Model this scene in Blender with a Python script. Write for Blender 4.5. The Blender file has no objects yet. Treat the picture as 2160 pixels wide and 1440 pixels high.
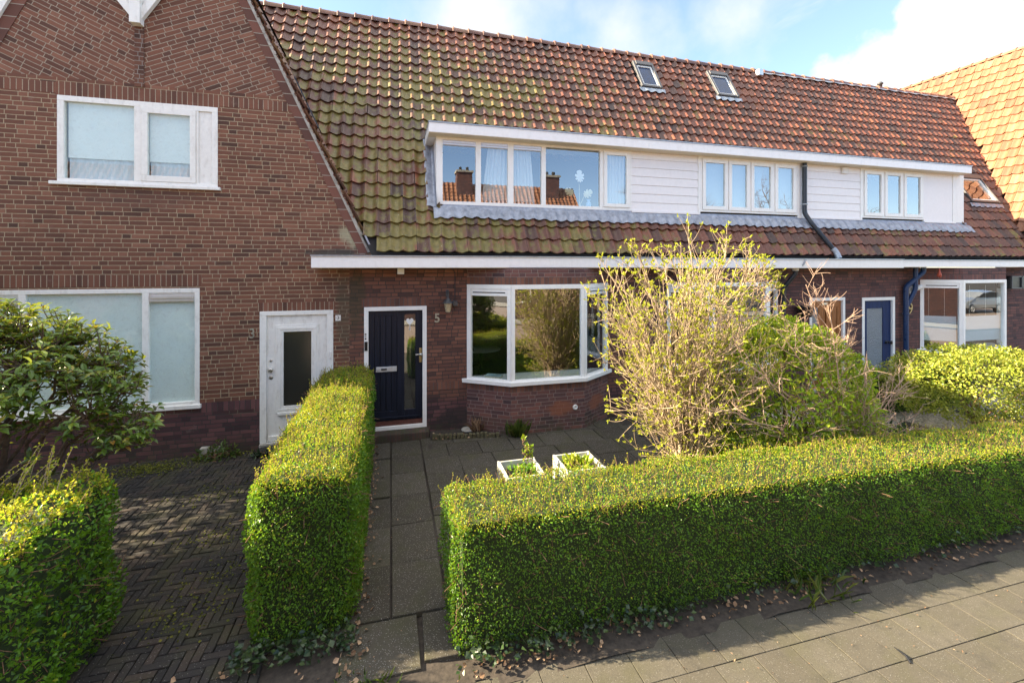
import bpy, bmesh, math, random
import numpy as np
from mathutils import Vector, Matrix
C = bpy.context
scene = C.scene
col = scene.collection
random.seed(7)
rng = np.random.default_rng(11)

# ------------------------------------------------------------------ camera, sky, sun, exposure
F, VX, PCX, HY = 950.0, 3520.0, 1080.0, 562.0     # photo calibration (2160 px wide)
CAMZ, CAMD = 3.12, 8.55
YAW = math.atan(F / VX); SN, CS = math.sin(YAW), math.cos(YAW)
cam = bpy.data.cameras.new('camera'); cam_o = bpy.data.objects.new('camera', cam); col.objects.link(cam_o)
cam.sensor_width = 36.0; cam.sensor_fit = 'HORIZONTAL'; cam.lens = 36.0 * F / 2160.0
cam.shift_y = -(720.0 - HY) / 2160.0
cam.clip_start = 0.05; cam.clip_end = 3000
cam_o.location = (0, -CAMD, CAMZ); cam_o.rotation_euler = (math.radians(90), 0, -YAW)
scene.camera = cam_o

SUN = Vector((-1.0, 0.25, 0.575)).normalized()
SUN_EL = math.asin(SUN.z); SUN_ROT = math.atan2(SUN.x, SUN.y)
sl = bpy.data.lights.new('sun', 'SUN'); sl.energy = 5.0; sl.angle = math.radians(0.5); sl.color = (1.0, 0.835, 0.59)
so = bpy.data.objects.new('sun', sl); col.objects.link(so)
so.rotation_euler = (-SUN).to_track_quat('-Z', 'Y').to_euler(); so.location = (-30, 10, 30)

world = bpy.data.worlds.new('World'); scene.world = world; world.use_nodes = True
scene.view_settings.view_transform = 'Standard'; scene.view_settings.look = 'None'
scene.view_settings.exposure = 2.42; scene.view_settings.gamma = 1.0
scene.cycles.max_bounces = 8; scene.cycles.transparent_max_bounces = 16
scene.cycles.use_denoising = True

def build_world():
    nt = world.node_tree; N = nt.nodes; L = nt.links
    N.clear()
    out = N.new('ShaderNodeOutputWorld'); bg = N.new('ShaderNodeBackground'); bg.inputs[1].default_value = 0.085
    sky = N.new('ShaderNodeTexSky'); sky.sky_type = 'NISHITA'; sky.sun_disc = False
    sky.sun_elevation = SUN_EL; sky.sun_rotation = SUN_ROT; sky.air_density = 0.85; sky.dust_density = 0.4; sky.ozone_density = 1.3
    tc = N.new('ShaderNodeTexCoord')
    # clouds: thin streaks plus one cumulus bank, all by direction in the sky
    mp = N.new('ShaderNodeMapping'); mp.inputs['Scale'].default_value = (1.6, 1.6, 4.2); mp.inputs['Location'].default_value = (0.3, 1.1, 0.2)
    L.new(tc.outputs['Generated'], mp.inputs['Vector'])
    n1 = N.new('ShaderNodeTexNoise'); n1.inputs['Scale'].default_value = 1.5; n1.inputs['Detail'].default_value = 9; n1.inputs['Roughness'].default_value = 0.58; n1.inputs['Distortion'].default_value = 0.5
    L.new(mp.outputs[0], n1.inputs['Vector'])
    r1 = N.new('ShaderNodeMapRange'); r1.inputs[1].default_value = 0.44; r1.inputs[2].default_value = 0.66; r1.interpolation_type = 'SMOOTHSTEP'
    L.new(n1.outputs['Fac'], r1.inputs[0])
    def blob(d, rad, soft, seed):
        dn = Vector(d).normalized()
        n = N.new('ShaderNodeTexNoise'); n.inputs['Scale'].default_value = 9; n.inputs['Detail'].default_value = 6; n.inputs['Roughness'].default_value = 0.55
        m2 = N.new('ShaderNodeMapping'); m2.inputs['Location'].default_value = (seed, 0, 0); L.new(tc.outputs['Generated'], m2.inputs['Vector']); L.new(m2.outputs[0], n.inputs['Vector'])
        dt = N.new('ShaderNodeVectorMath'); dt.operation = 'DISTANCE'; dt.inputs[1].default_value = dn
        L.new(tc.outputs['Generated'], dt.inputs[0])
        ad = N.new('ShaderNodeMath'); ad.operation = 'MULTIPLY_ADD'; ad.inputs[1].default_value = -0.19; L.new(n.outputs['Fac'], ad.inputs[0]); L.new(dt.outputs['Value'], ad.inputs[2])
        r = N.new('ShaderNodeMapRange'); r.interpolation_type = 'SMOOTHSTEP'; r.inputs[1].default_value = rad; r.inputs[2].default_value = rad - soft; r.inputs[3].default_value = 0; r.inputs[4].default_value = 1
        L.new(ad.outputs[0], r.inputs[0]); return r.outputs[0]
    def dirpx(x, y):
        u = (x - PCX) / F; v = -(y - HY) / F
        return (SN + CS * u, CS - SN * u, v)
    b1 = blob(dirpx(2060, 130), 0.035, 0.03, 3.1)
    b2 = blob(dirpx(1010, 60), 0.13, 0.24, 7.7); b5 = blob(dirpx(1300, 70), 0.06, 0.22, 9.3); b6 = blob(dirpx(1560, 40), 0.03, 0.2, 4.4)
    b3 = blob(dirpx(1830, 165), -0.02, 0.04, 5.2)
    b4 = blob(dirpx(2180, 150), 0.05, 0.05, 1.2)
    mx = None
    for b in (b1, b2, b3, b4, b5, b6):
        if mx is None: mx = b
        else:
            m = N.new('ShaderNodeMath'); m.operation = 'MAXIMUM'; L.new(mx, m.inputs[0]); L.new(b, m.inputs[1]); mx = m.outputs[0]
    # thin streaks only on the +Y half of the sky
    sp = N.new('ShaderNodeSeparateXYZ'); L.new(tc.outputs['Generated'], sp.inputs[0])
    hf = N.new('ShaderNodeMapRange'); hf.inputs[1].default_value = -0.1; hf.inputs[2].default_value = 0.35; zy = N.new('ShaderNodeMath'); zy.operation = 'MULTIPLY_ADD'; zy.inputs[1].default_value = 1.3; zy.inputs[2].default_value = -0.85; L.new(sp.outputs[2], zy.inputs[0]); my = N.new('ShaderNodeMath'); my.operation = 'MAXIMUM'; L.new(zy.outputs[0], my.inputs[0]); L.new(sp.outputs[1], my.inputs[1]); L.new(my.outputs[0], hf.inputs[0])
    th = N.new('ShaderNodeMath'); th.operation = 'MULTIPLY'; L.new(r1.outputs[0], th.inputs[0]); L.new(hf.outputs[0], th.inputs[1])
    t2 = N.new('ShaderNodeMath'); t2.operation = 'MULTIPLY'; t2.inputs[1].default_value = 0.70; L.new(th.outputs[0], t2.inputs[0]); t3 = N.new('ShaderNodeMath'); t3.operation = 'MULTIPLY_ADD'; t3.inputs[1].default_value = 0.10; L.new(hf.outputs[0], t3.inputs[0]); L.new(t2.outputs[0], t3.inputs[2]); t2 = t3
    m = N.new('ShaderNodeMath'); m.operation = 'MAXIMUM'; L.new(mx, m.inputs[0]); L.new(t2.outputs[0], m.inputs[1])
    zc = N.new('ShaderNodeMapRange'); zc.interpolation_type = 'SMOOTHSTEP'; zc.inputs[1].default_value = 0.52; zc.inputs[2].default_value = 0.80; zc.inputs[4].default_value = 0.8; L.new(sp.outputs[2], zc.inputs[0])  # bright zenith cloud veil, added above the frame as fill for the shade
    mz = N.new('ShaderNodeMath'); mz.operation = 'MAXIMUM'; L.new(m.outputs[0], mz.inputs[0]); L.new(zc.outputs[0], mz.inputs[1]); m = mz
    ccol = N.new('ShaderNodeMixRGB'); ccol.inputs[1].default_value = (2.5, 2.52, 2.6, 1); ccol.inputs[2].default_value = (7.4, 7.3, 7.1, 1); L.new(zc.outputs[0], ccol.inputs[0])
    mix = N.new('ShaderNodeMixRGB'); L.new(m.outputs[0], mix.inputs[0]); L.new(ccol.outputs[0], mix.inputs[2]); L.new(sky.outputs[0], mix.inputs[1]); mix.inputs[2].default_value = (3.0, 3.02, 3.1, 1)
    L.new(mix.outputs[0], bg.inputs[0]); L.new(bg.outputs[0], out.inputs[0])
build_world()

# ------------------------------------------------------------------ helpers
def at_y(x, y, Y):
    u = (x - PCX) / F; v = -(y - HY) / F; t = (Y + CAMD) / (CS - SN * u)
    return Vector((t * (SN + CS * u), Y, CAMZ + t * v))
def at_z(x, y, Z):
    u = (x - PCX) / F; v = -(y - HY) / F; t = (Z - CAMZ) / v
    return Vector((t * (SN + CS * u), -CAMD + t * (CS - SN * u), Z))
def PX(x, Y=0.0): return at_y(x, HY, Y).x

def tag(o, label=None, cat=None, group=None, kind=None):
    if label: o['label'] = label
    if cat: o['category'] = cat
    if group: o['group'] = group
    if kind: o['kind'] = kind
    return o
def empty(name, loc, label=None, cat=None, group=None):
    o = bpy.data.objects.new(name, None); col.objects.link(o); o.location = loc; o.empty_display_size = 0.2
    return tag(o, label, cat, group)
def wloc(o):
    v = Vector((0, 0, 0))
    while o is not None: v = v + Vector(o.location); o = o.parent
    return v

class MB:
    def __init__(s): s.v = []; s.f = []; s.uv = []; s.m = []; s.sm = []
    def add(s, vs, fs, m=0, uvs=None, smooth=False):
        b = len(s.v); s.v += [tuple(p) for p in vs]
        for i, f in enumerate(fs):
            s.f.append(tuple(b + k for k in f)); s.m.append(m); s.uv.append(uvs[i] if uvs else None); s.sm.append(smooth)
        return s
    def quad(s, a, b, c, d, m=0, uv=None): return s.add([a, b, c, d], [(0, 1, 2, 3)], m, [uv] if uv else None)
    def box(s, x0, x1, y0, y1, z0, z1, m=0):
        v = [(x0, y0, z0), (x1, y0, z0), (x1, y1, z0), (x0, y1, z0), (x0, y0, z1), (x1, y0, z1), (x1, y1, z1), (x0, y1, z1)]
        return s.add(v, [(0, 3, 2, 1), (4, 5, 6, 7), (0, 1, 5, 4), (1, 2, 6, 5), (2, 3, 7, 6), (3, 0, 4, 7)], m)
    def obox(s, o, a, b, c, m=0):        # corner o, edge vectors a, b, c (right-handed)
        o, a, b, c = map(Vector, (o, a, b, c))
        v = [o, o + a, o + a + b, o + b, o + c, o + a + c, o + a + b + c, o + b + c]
        return s.add(v, [(0, 3, 2, 1), (4, 5, 6, 7), (0, 1, 5, 4), (1, 2, 6, 5), (2, 3, 7, 6), (3, 0, 4, 7)], m)
    def prism(s, poly, d, m=0):           # poly: 3D points ccw seen from -d side... extruded by d
        n = len(poly); d = Vector(d); p = [Vector(q) for q in poly]
        v = p + [q + d for q in p]
        fs = [tuple(range(n)), tuple(range(2 * n - 1, n - 1, -1))] + [((i + 1) % n, i, n + i, n + (i + 1) % n) for i in range(n)]
        return s.add(v, fs, m)
    def tube(s, pts, rad, n=8, m=0, cap=True, smooth=True):
        P = [Vector(p) for p in pts]; R_ = rad if isinstance(rad, (list, tuple)) else [rad] * len(P)
        vs = []; up = None
        for i, p in enumerate(P):
            t = (P[min(i + 1, len(P) - 1)] - P[max(i - 1, 0)]).normalized()
            if up is None: up = t.orthogonal().normalized()
            else:
                up = up - t * up.dot(t)
                up = up.normalized() if up.length > 1e-6 else t.orthogonal().normalized()
            w = t.cross(up)
            for k in range(n):
                a = 2 * math.pi * k / n; vs.append(p + (up * math.cos(a) + w * math.sin(a)) * R_[i])
        fs = [(i * n + k, i * n + (k + 1) % n, (i + 1) * n + (k + 1) % n, (i + 1) * n + k) for i in range(len(P) - 1) for k in range(n)]
        s.add(vs, fs, m, smooth=smooth)
        if cap and n > 2:
            s.add(vs[:n], [tuple(range(n - 1, -1, -1))], m); s.add(vs[-n:], [tuple(range(n))], m)
        return s
    def lathe(s, prof, n=16, o=(0, 0, 0), m=0, ax='z', smooth=True):
        vs = []; o = Vector(o)
        for r, z in prof:
            for k in range(n):
                a = 2 * math.pi * k / n; x, y = r * math.cos(a), r * math.sin(a)
                vs.append(o + (Vector((x, y, z)) if ax == 'z' else Vector((x, -z, y)) if ax == 'y' else Vector((z, x, y))))
        fs = [(i * n + k, i * n + (k + 1) % n, (i + 1) * n + (k + 1) % n, (i + 1) * n + k) for i in range(len(prof) - 1) for k in range(n)]
        return s.add(vs, fs, m, smooth=smooth)
    def build(s, name, mats, parent=None, bevel=0, label=None, recalc=False):
        if not isinstance(mats, (list, tuple)): mats = [mats]
        off = wloc(parent) if parent else Vector((0, 0, 0))
        me = bpy.data.meshes.new(name)
        V = [tuple(Vector(p) - off) for p in s.v]
        me.from_pydata(V, [], s.f)
        for m in mats: me.materials.append(m)
        uvl = me.uv_layers.new(name='UVMap')
        for i, poly in enumerate(me.polygons):
            poly.material_index = s.m[i]; poly.use_smooth = s.sm[i]
            n = poly.normal
            if s.uv[i]:
                for k, li in enumerate(poly.loop_indices): uvl.data[li].uv = s.uv[i][k]
            else:
                if abs(n.z) > 0.9: tx, ty = Vector((1, 0, 0)), Vector((0, 1, 0))
                else:
                    tx = Vector((-n.y, n.x, 0)); tx = tx.normalized() if tx.length > 1e-5 else Vector((1, 0, 0)); ty = Vector((0, 0, 1))
                for li in poly.loop_indices:
                    p = Vector(s.v[me.loops[li].vertex_index]); uvl.data[li].uv = (p.dot(tx), p.dot(ty))
        me.update()
        if recalc:
            bm = bmesh.new(); bm.from_mesh(me); bmesh.ops.recalc_face_normals(bm, faces=bm.faces); bm.to_mesh(me); bm.free()
        o = bpy.data.objects.new(name, me); col.objects.link(o)
        if parent: o.parent = parent
        if bevel:
            b = o.modifiers.new('bevel', 'BEVEL'); b.width = bevel; b.segments = 2; b.limit_method = 'ANGLE'; b.angle_limit = math.radians(40)
        if label: o['label'] = label
        return o
def struct(o): o['kind'] = 'structure'; return o
def np_mesh(name, V, Tri, mats, parent=None, attrs=None, mat_idx=None, smooth=False):
    off = np.array(wloc(parent)) if parent else np.zeros(3)
    V = np.asarray(V, dtype=np.float32) - off.astype(np.float32); Tri = np.asarray(Tri, dtype=np.int32)
    k = Tri.shape[1]
    me = bpy.data.meshes.new(name); me.vertices.add(len(V)); me.vertices.foreach_set('co', V.ravel())
    me.loops.add(Tri.size); me.loops.foreach_set('vertex_index', Tri.ravel())
    me.polygons.add(len(Tri)); me.polygons.foreach_set('loop_start', np.arange(0, Tri.size, k, dtype=np.int32))
    for m in (mats if isinstance(mats, (list, tuple)) else [mats]): me.materials.append(m)
    if mat_idx is not None: me.polygons.foreach_set('material_index', np.asarray(mat_idx, dtype=np.int32))
    me.polygons.foreach_set('use_smooth', np.full(len(Tri), bool(smooth)))
    me.update(calc_edges=True)
    for an, av in (attrs or {}).items():
        a = me.attributes.new(an, 'FLOAT', 'POINT'); a.data.foreach_set('value', np.asarray(av, dtype=np.float32))
    o = bpy.data.objects.new(name, me); col.objects.link(o)
    if parent: o.parent = parent
    return o

# ------------------------------------------------------------------ materials
class NG:
    def __init__(s, name):
        s.mat = bpy.data.materials.new(name); s.mat.use_nodes = True; s.nt = s.mat.node_tree; s.N = s.nt.nodes; s.L = s.nt.links
        s.bsdf = s.N['Principled BSDF']; s.out = s.N['Material Output']
    def n(s, t, **kw):
        nd = s.N.new(t)
        for k, v in kw.items(): setattr(nd, k, v)
        return nd
    def set(s, sock, val):
        if hasattr(val, 'is_output'): s.L.new(val, sock)
        elif val is not None:
            if isinstance(val, (tuple, list)) and len(val) == 3 and sock.type == 'RGBA': val = (*val, 1)
            sock.default_value = val
    def m(s, op, a, b=None, c=None, clamp=False):
        nd = s.n('ShaderNodeMath', operation=op, use_clamp=clamp); s.set(nd.inputs[0], a); s.set(nd.inputs[1], b); s.set(nd.inputs[2], c); return nd.outputs[0]
    def noise(s, vec, scale, detail=4, rough=0.55, dist=0):
        nd = s.n('ShaderNodeTexNoise'); s.set(nd.inputs['Vector'], vec); nd.inputs['Scale'].default_value = scale; nd.inputs['Detail'].default_value = detail; nd.inputs['Roughness'].default_value = rough; nd.inputs['Distortion'].default_value = dist
        return nd.outputs['Fac']
    def rng(s, v, a, b, c=0.0, d=1.0, smooth=False):
        nd = s.n('ShaderNodeMapRange'); s.set(nd.inputs[0], v)
        for i, q in zip((1, 2, 3, 4), (a, b, c, d)): s.set(nd.inputs[i], q)
        if smooth: nd.interpolation_type = 'SMOOTHSTEP'
        return nd.outputs[0]
    def ramp(s, v, stops):
        nd = s.n('ShaderNodeValToRGB'); s.set(nd.inputs[0], v); e = nd.color_ramp.elements
        while len(e) < len(stops): e.new(0.5)
        for q, (p, c) in zip(e, stops): q.position = p; q.color = (*c, 1)
        return nd.outputs[0]
    def mix(s, f, a, b, mode='MIX'):
        nd = s.n('ShaderNodeMixRGB', blend_type=mode); s.set(nd.inputs[0], f); s.set(nd.inputs[1], a); s.set(nd.inputs[2], b); return nd.outputs[0]
    def comb(s, x, y, z=0.0):
        nd = s.n('ShaderNodeCombineXYZ'); s.set(nd.inputs[0], x); s.set(nd.inputs[1], y); s.set(nd.inputs[2], z); return nd.outputs[0]
    def sep(s, v): nd = s.n('ShaderNodeSeparateXYZ'); s.L.new(v, nd.inputs[0]); return nd.outputs
    def white(s, v): nd = s.n('ShaderNodeTexWhiteNoise', noise_dimensions='3D'); s.L.new(v, nd.inputs['Vector']); return nd.outputs
    def uv(s): return s.n('ShaderNodeUVMap').outputs[0]
    def pos(s): return s.n('ShaderNodeNewGeometry').outputs['Position']
    def attr(s, name): return s.n('ShaderNodeAttribute', attribute_name=name).outputs['Fac']
    def bump(s, h, strength=0.4, dist=0.01):
        nd = s.n('ShaderNodeBump'); s.set(nd.inputs['Height'], h); nd.inputs['Strength'].default_value = strength; nd.inputs['Distance'].default_value = dist
        s.L.new(nd.outputs[0], s.bsdf.inputs['Normal']); return nd.outputs[0]
    def fin(s, color=None, rough=None, metal=None, spec=None):
        b = s.bsdf.inputs
        if color is not None: s.set(b['Base Color'], color)
        if rough is not None: s.set(b['Roughness'], rough)
        if metal is not None: s.set(b['Metallic'], metal)
        if spec is not None: s.set(b['Specular IOR Level'], spec)
        return s.mat

def mat_brick(name, cols, mortar, low_cols=None, low_mortar=None, low_z=0.8, ch=0.0713, sl=0.25, hl=0.122, soldier=False, patches=(), rot=0.0, mw=0.0095, moss=0.0, seed=0.0, stain=0.35):
    g = NG(name); uv = g.uv(); U, V, _ = g.sep(uv)
    v0 = V
    if rot:
        cr, sr = math.cos(rot), math.sin(rot)
        U, V = g.m('ADD', g.m('MULTIPLY', U, cr), g.m('MULTIPLY', V, sr)), g.m('SUBTRACT', g.m('MULTIPLY', V, cr), g.m('MULTIPLY', U, sr))
    wob = g.noise(uv, 9, 3); wob2 = g.noise(uv, 60, 2)
    dv = g.m('MULTIPLY', g.m('SUBTRACT', wob, 0.5), 0.010); du_ = g.m('MULTIPLY', g.m('SUBTRACT', wob2, 0.5), 0.006)
    U = g.m('ADD', U, du_); V = g.m('ADD', V, g.m('ADD', dv, g.m('MULTIPLY', du_, 0.8)))
    if soldier:
        k = g.m('FLOOR', g.m('DIVIDE', U, soldier)); t = g.m('SUBTRACT', U, g.m('MULTIPLY', k, soldier))
        d = g.m('MINIMUM', t, g.m('SUBTRACT', soldier, t)); r = 0.0; idv = g.comb(k, 3.0, seed)
    else:
        r = g.m('FLOOR', g.m('DIVIDE', V, ch)); fv = g.m('SUBTRACT', V, g.m('MULTIPLY', r, ch))
        P = sl + hl
        off = g.m('MULTIPLY', g.white(g.comb(r, seed, 1.7))['Value'], P)
        uu = g.m('DIVIDE', g.m('ADD', U, off), P); k = g.m('FLOOR', uu); t = g.m('MULTIPLY', g.m('SUBTRACT', uu, k), P)
        ish = g.m('GREATER_THAN', t, sl); t1 = g.m('SUBTRACT', t, g.m('MULTIPLY', ish, sl)); ln = g.m('SUBTRACT', sl, g.m('MULTIPLY', ish, sl - hl))
        d = g.m('MINIMUM', g.m('MINIMUM', t1, g.m('SUBTRACT', ln, t1)), g.m('MINIMUM', fv, g.m('SUBTRACT', ch, fv)))
        idv = g.comb(g.m('ADD', g.m('MULTIPLY', k, 2.0), ish), r, seed)
    mask = g.rng(d, mw * 0.42, mw * 0.68, 0, 1, True)          # 0 mortar, 1 brick
    rv = g.white(idv); rv1 = rv['Value']
    grain = g.noise(uv, 140, 5, 0.7); patch = g.noise(uv, 0.9, 4)
    bc = g.ramp(rv1, [(0.0, cols[0]), (0.13, cols[1]), (0.62, cols[2]), (0.9, cols[3]), (1.0, cols[4])])
    mc = g.mix(g.noise(uv, 25, 4), tuple(c * 0.75 for c in mortar), tuple(min(1, c * 1.2) for c in mortar))
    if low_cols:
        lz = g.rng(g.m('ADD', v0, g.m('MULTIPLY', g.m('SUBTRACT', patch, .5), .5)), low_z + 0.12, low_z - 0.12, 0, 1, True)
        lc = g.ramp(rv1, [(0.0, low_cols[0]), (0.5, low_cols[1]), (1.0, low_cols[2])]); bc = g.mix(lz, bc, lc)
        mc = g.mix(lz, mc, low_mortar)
    bc = g.mix(g.rng(grain, 0.3, 0.75, 0.0, 0.45), bc, g.mix(1.0, bc, (0.55, 0.5, 0.5), 'MULTIPLY'))
    base = g.mix(mask, mc, bc)
    st = g.rng(g.noise(uv, 1.7, 6, 0.62), 0.52, 0.75, 0, stain)
    base = g.mix(st, base, g.mix(1.0, base, (0.45, 0.42, 0.42), 'MULTIPLY'))
    ef = g.rng(g.noise(g.comb(g.m('ADD', U, 7.0), v0), 3.3, 6, 0.7), 0.62, 0.8, 0, 0.22)
    base = g.mix(ef, base, (0.5, 0.42, 0.37))
    if moss:
        mm = g.m('MULTIPLY', g.rng(v0, 0.35, 0.02, 0, 1), g.rng(g.noise(uv, 6, 5), 0.4, 0.65, 0, moss)); base = g.mix(mm, base, (0.055, 0.06, 0.03))
    for (pcx, pcz, prx, prz, pc, pa) in patches:
        ex = g.m('DIVIDE', g.m('SUBTRACT', U, pcx), prx); ez = g.m('DIVIDE', g.m('SUBTRACT', v0, pcz), prz)
        dd = g.m('SQRT', g.m('ADD', g.m('MULTIPLY', ex, ex), g.m('MULTIPLY', ez, ez))); dd = g.m('ADD', dd, g.m('MULTIPLY', g.m('SUBTRACT', g.noise(uv, 5, 6, 0.7), .5), 1.6))
        base = g.mix(g.rng(dd, 1.0, 0.45, 0, pa, True), base, pc)
    h = g.m('ADD', g.m('MULTIPLY', mask, 1.0), g.m('MULTIPLY', grain, 0.35)); h = g.m('ADD', h, g.m('MULTIPLY', rv1, 0.25))
    g.bump(h, 0.75, 0.008)
    return g.fin(base, g.rng(grain, 0, 1, 0.7, 0.95), spec=0.25)

def mat_plain(name, colr, rough=0.5, metal=0.0, var=0.12, scale=14, bump=0.0, bscale=60, spec=0.4, dirt=0.0, dirtcol=(0.12, 0.11, 0.09)):
    g = NG(name); p = g.pos(); n1 = g.noise(p, scale, 5, 0.6)
    c = g.mix(g.rng(n1, 0.3, 0.7), tuple(x * (1 - var) for x in colr), tuple(min(1, x * (1 + var)) for x in colr))
    if dirt:
        P2 = g.sep(p); q = g.comb(g.m('MULTIPLY', P2[0], 1.0), P2[1], g.m('MULTIPLY', P2[2], 0.35))
        c = g.mix(g.rng(g.noise(q, 11, 7, 0.7), 0.52, 0.8, 0, dirt), c, dirtcol)
    if bump: g.bump(g.noise(p, bscale, 4, 0.6), bump, 0.004)
    return g.fin(c, g.rng(n1, 0.2, 0.8, max(0.02, rough - 0.08), min(1, rough + 0.08)), metal, spec)

def mat_glass(name, ior=2.1, tint=(0.93, 0.96, 0.95), dirt=0.0):
    g = NG(name); g.N.remove(g.bsdf)
    tr = g.n('ShaderNodeBsdfTransparent'); tr.inputs[0].default_value = (*tint, 1)
    gl = g.n('ShaderNodeBsdfGlossy'); gl.inputs['Roughness'].default_value = 0.0; gl.inputs[0].default_value = (0.95, 0.97, 1, 1)
    fr = g.n('ShaderNodeFresnel'); fr.inputs[0].default_value = ior
    wv = g.n('ShaderNodeBump'); wv.inputs['Strength'].default_value = 0.03; wv.inputs['Distance'].default_value = 0.02
    g.L.new(g.noise(g.pos(), 1.6, 2), wv.inputs['Height']); g.L.new(wv.outputs[0], gl.inputs['Normal'])
    bf = g.n('ShaderNodeNewGeometry').outputs['Backfacing']; fc = g.m('MULTIPLY', fr.outputs[0], g.m('SUBTRACT', 1.0, bf))
    mx = g.n('ShaderNodeMixShader'); g.L.new(fc, mx.inputs[0]); g.L.new(tr.outputs[0], mx.inputs[1]); g.L.new(gl.outputs[0], mx.inputs[2])
    sh = mx.outputs[0]
    if dirt:
        df = g.n('ShaderNodeBsdfDiffuse'); df.inputs[0].default_value = (0.6, 0.62, 0.6, 1)
        m2 = g.n('ShaderNodeMixShader'); g.L.new(g.rng(g.noise(g.pos(), 18, 6, 0.7), 0.5, 0.75, dirt * 0.25, dirt), m2.inputs[0]); g.L.new(sh, m2.inputs[1]); g.L.new(df.outputs[0], m2.inputs[2]); sh = m2.outputs[0]
    g.L.new(sh, g.out.inputs[0]); return g.mat

def mat_tiles(name, reds, moss_amt=0.0, mossx=(3.0, 9.0), moss_cols=((0.095, 0.088, 0.016), (0.20, 0.165, 0.032)), rough=0.46):
    g = NG(name); rnd = g.attr('rnd'); p = g.pos(); hp = g.attr('prof')
    c = g.ramp(rnd, [(0.0, reds[0]), (0.3, reds[1]), (0.7, reds[2]), (1.0, reds[3])])
    g1 = g.noise(p, 26, 6, 0.65); g2 = g.noise(p, 5, 5, 0.6)
    c = g.mix(g.rng(g1, 0.45, 0.75, 0, 0.6), c, g.mix(1.0, c, (0.45, 0.42, 0.42), 'MULTIPLY'))
    if moss_amt:
        X, Y, Z = g.sep(p)
        gx = g.rng(g.m('ADD', X, g.m('MULTIPLY', Z, -0.35)), mossx[0], mossx[1], 1.0, 0.0, True)
        amt = g.m('ADD', g.m('ADD', g.m('MULTIPLY', gx, 0.19), 0.045), g.m('MULTIPLY', g.m('SUBTRACT', rnd, 0.5), 0.22))
        amt = g.m('ADD', amt, g.m('MULTIPLY', g.m('SUBTRACT', g.noise(p, 1.3, 3), 0.5), 0.45)); amt = g.m('ADD', g.m('ADD', amt, g.m('MULTIPLY', hp, -0.12)), g.m('ADD', g.rng(Z, 7.6, 9.2, 0.0, -0.16), g.rng(Z, 4.5, 3.5, 0.0, 0.07)))
        f = g.rng(g.m('ADD', g.m('ADD', g.m('MULTIPLY', g2, 0.75), g.m('MULTIPLY', g1, 0.35)), amt), 0.635, 0.81, 0, moss_amt, True)
        mcol = g.mix(g.rng(g.noise(p, 14, 5), 0.3, 0.7), moss_cols[0], moss_cols[1])
        c = g.mix(f, c, mcol)
    li = g.rng(g.noise(p, 38, 3, 0.5), 0.68, 0.74, 0, 0.55); c = g.mix(li, c, (0.42, 0.41, 0.36))
    g.bump(g.m('ADD', g1, g.noise(p, 120, 3)), 0.5, 0.006)
    return g.fin(c, g.rng(g1, 0.3, 0.7, rough - .08, rough + .14), spec=0.5)

def mat_leaf(name, stops, rough=0.42, trans=0.35, tcol=(0.22, 0.26, 0.03), spec=0.4):
    g = NG(name); rnd = g.attr('rnd'); c = g.ramp(rnd, stops)
    g.fin(c, rough, spec=spec)
    tl = g.n('ShaderNodeBsdfTranslucent'); g.set(tl.inputs[0], g.mix(0.6, c, tcol))
    mx = g.n('ShaderNodeMixShader'); mx.inputs[0].default_value = trans
    g.L.new(g.bsdf.outputs[0], mx.inputs[1]); g.L.new(tl.outputs[0], mx.inputs[2]); g.L.new(mx.outputs[0], g.out.inputs[0]); return g.mat

def mat_bark(name, a, b, scale=30):
    g = NG(name); p = g.pos(); n = g.noise(p, scale, 5, 0.65); g.bump(n, 0.5, 0.004); return g.fin(g.mix(g.rng(n, 0.3, 0.7), a, b), 0.8, spec=0.2)

def mat_slab(name, tones, agg=0.5, moss=0.4, wear=0.5):
    g = NG(name); p = g.pos(); rnd = g.attr('rnd'); n1 = g.noise(p, 3.0, 6, 0.6)
    c = g.ramp(rnd, [(0, tones[0]), (0.5, tones[1]), (1, tones[2])])
    c = g.mix(g.rng(g.noise(p, 90, 3, 0.6), 0.35, 0.7, 0, 0.6), c, g.mix(1.0, c, (0.5, 0.5, 0.5), 'MULTIPLY'))
    vo = g.n('ShaderNodeTexVoronoi'); g.L.new(p, vo.inputs['Vector']); vo.inputs['Scale'].default_value = 125
    wv = g.white(vo.outputs['Position'])
    sp = g.m('MULTIPLY', g.m('GREATER_THAN', wv['Value'], 1 - agg * 0.35), g.rng(vo.outputs['Distance'], 0.25, 0.4, 1, 0))
    c = g.mix(g.m('MULTIPLY', sp, wear), c, (0.42, 0.41, 0.38))
    c = g.mix(g.rng(g.m('ADD', n1, g.m('MULTIPLY', rnd, 0.06)), 0.5, 0.72, 0, moss), c, (0.055, 0.055, 0.022))
    c = g.mix(g.rng(g.noise(p, 8, 6, 0.7), 0.52, 0.75, 0, 0.5), c, (0.03, 0.028, 0.024))
    g.bump(g.m('ADD', g.noise(p, 150, 3, 0.6), g.m('MULTIPLY', sp, 0.6)), 0.6, 0.005)
    return g.fin(c, 0.85, spec=0.25)

def mat_wood_dark(name, colr, grain=0.25, rough=0.45, axis='z'):
    g = NG(name); p = g.sep(g.pos())
    q = g.comb(g.m('MULTIPLY', p[0], 28), g.m('MULTIPLY', p[1], 28), g.m('MULTIPLY', p[2], 1.6)); n = g.noise(q, 1.0, 5, 0.6)
    g.bump(n, 0.15, 0.003)
    return g.fin(g.mix(g.rng(n, 0.3, 0.7), tuple(x * (1 - grain) for x in colr), tuple(min(1, x * (1 + grain)) for x in colr)), rough, spec=0.22)

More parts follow.
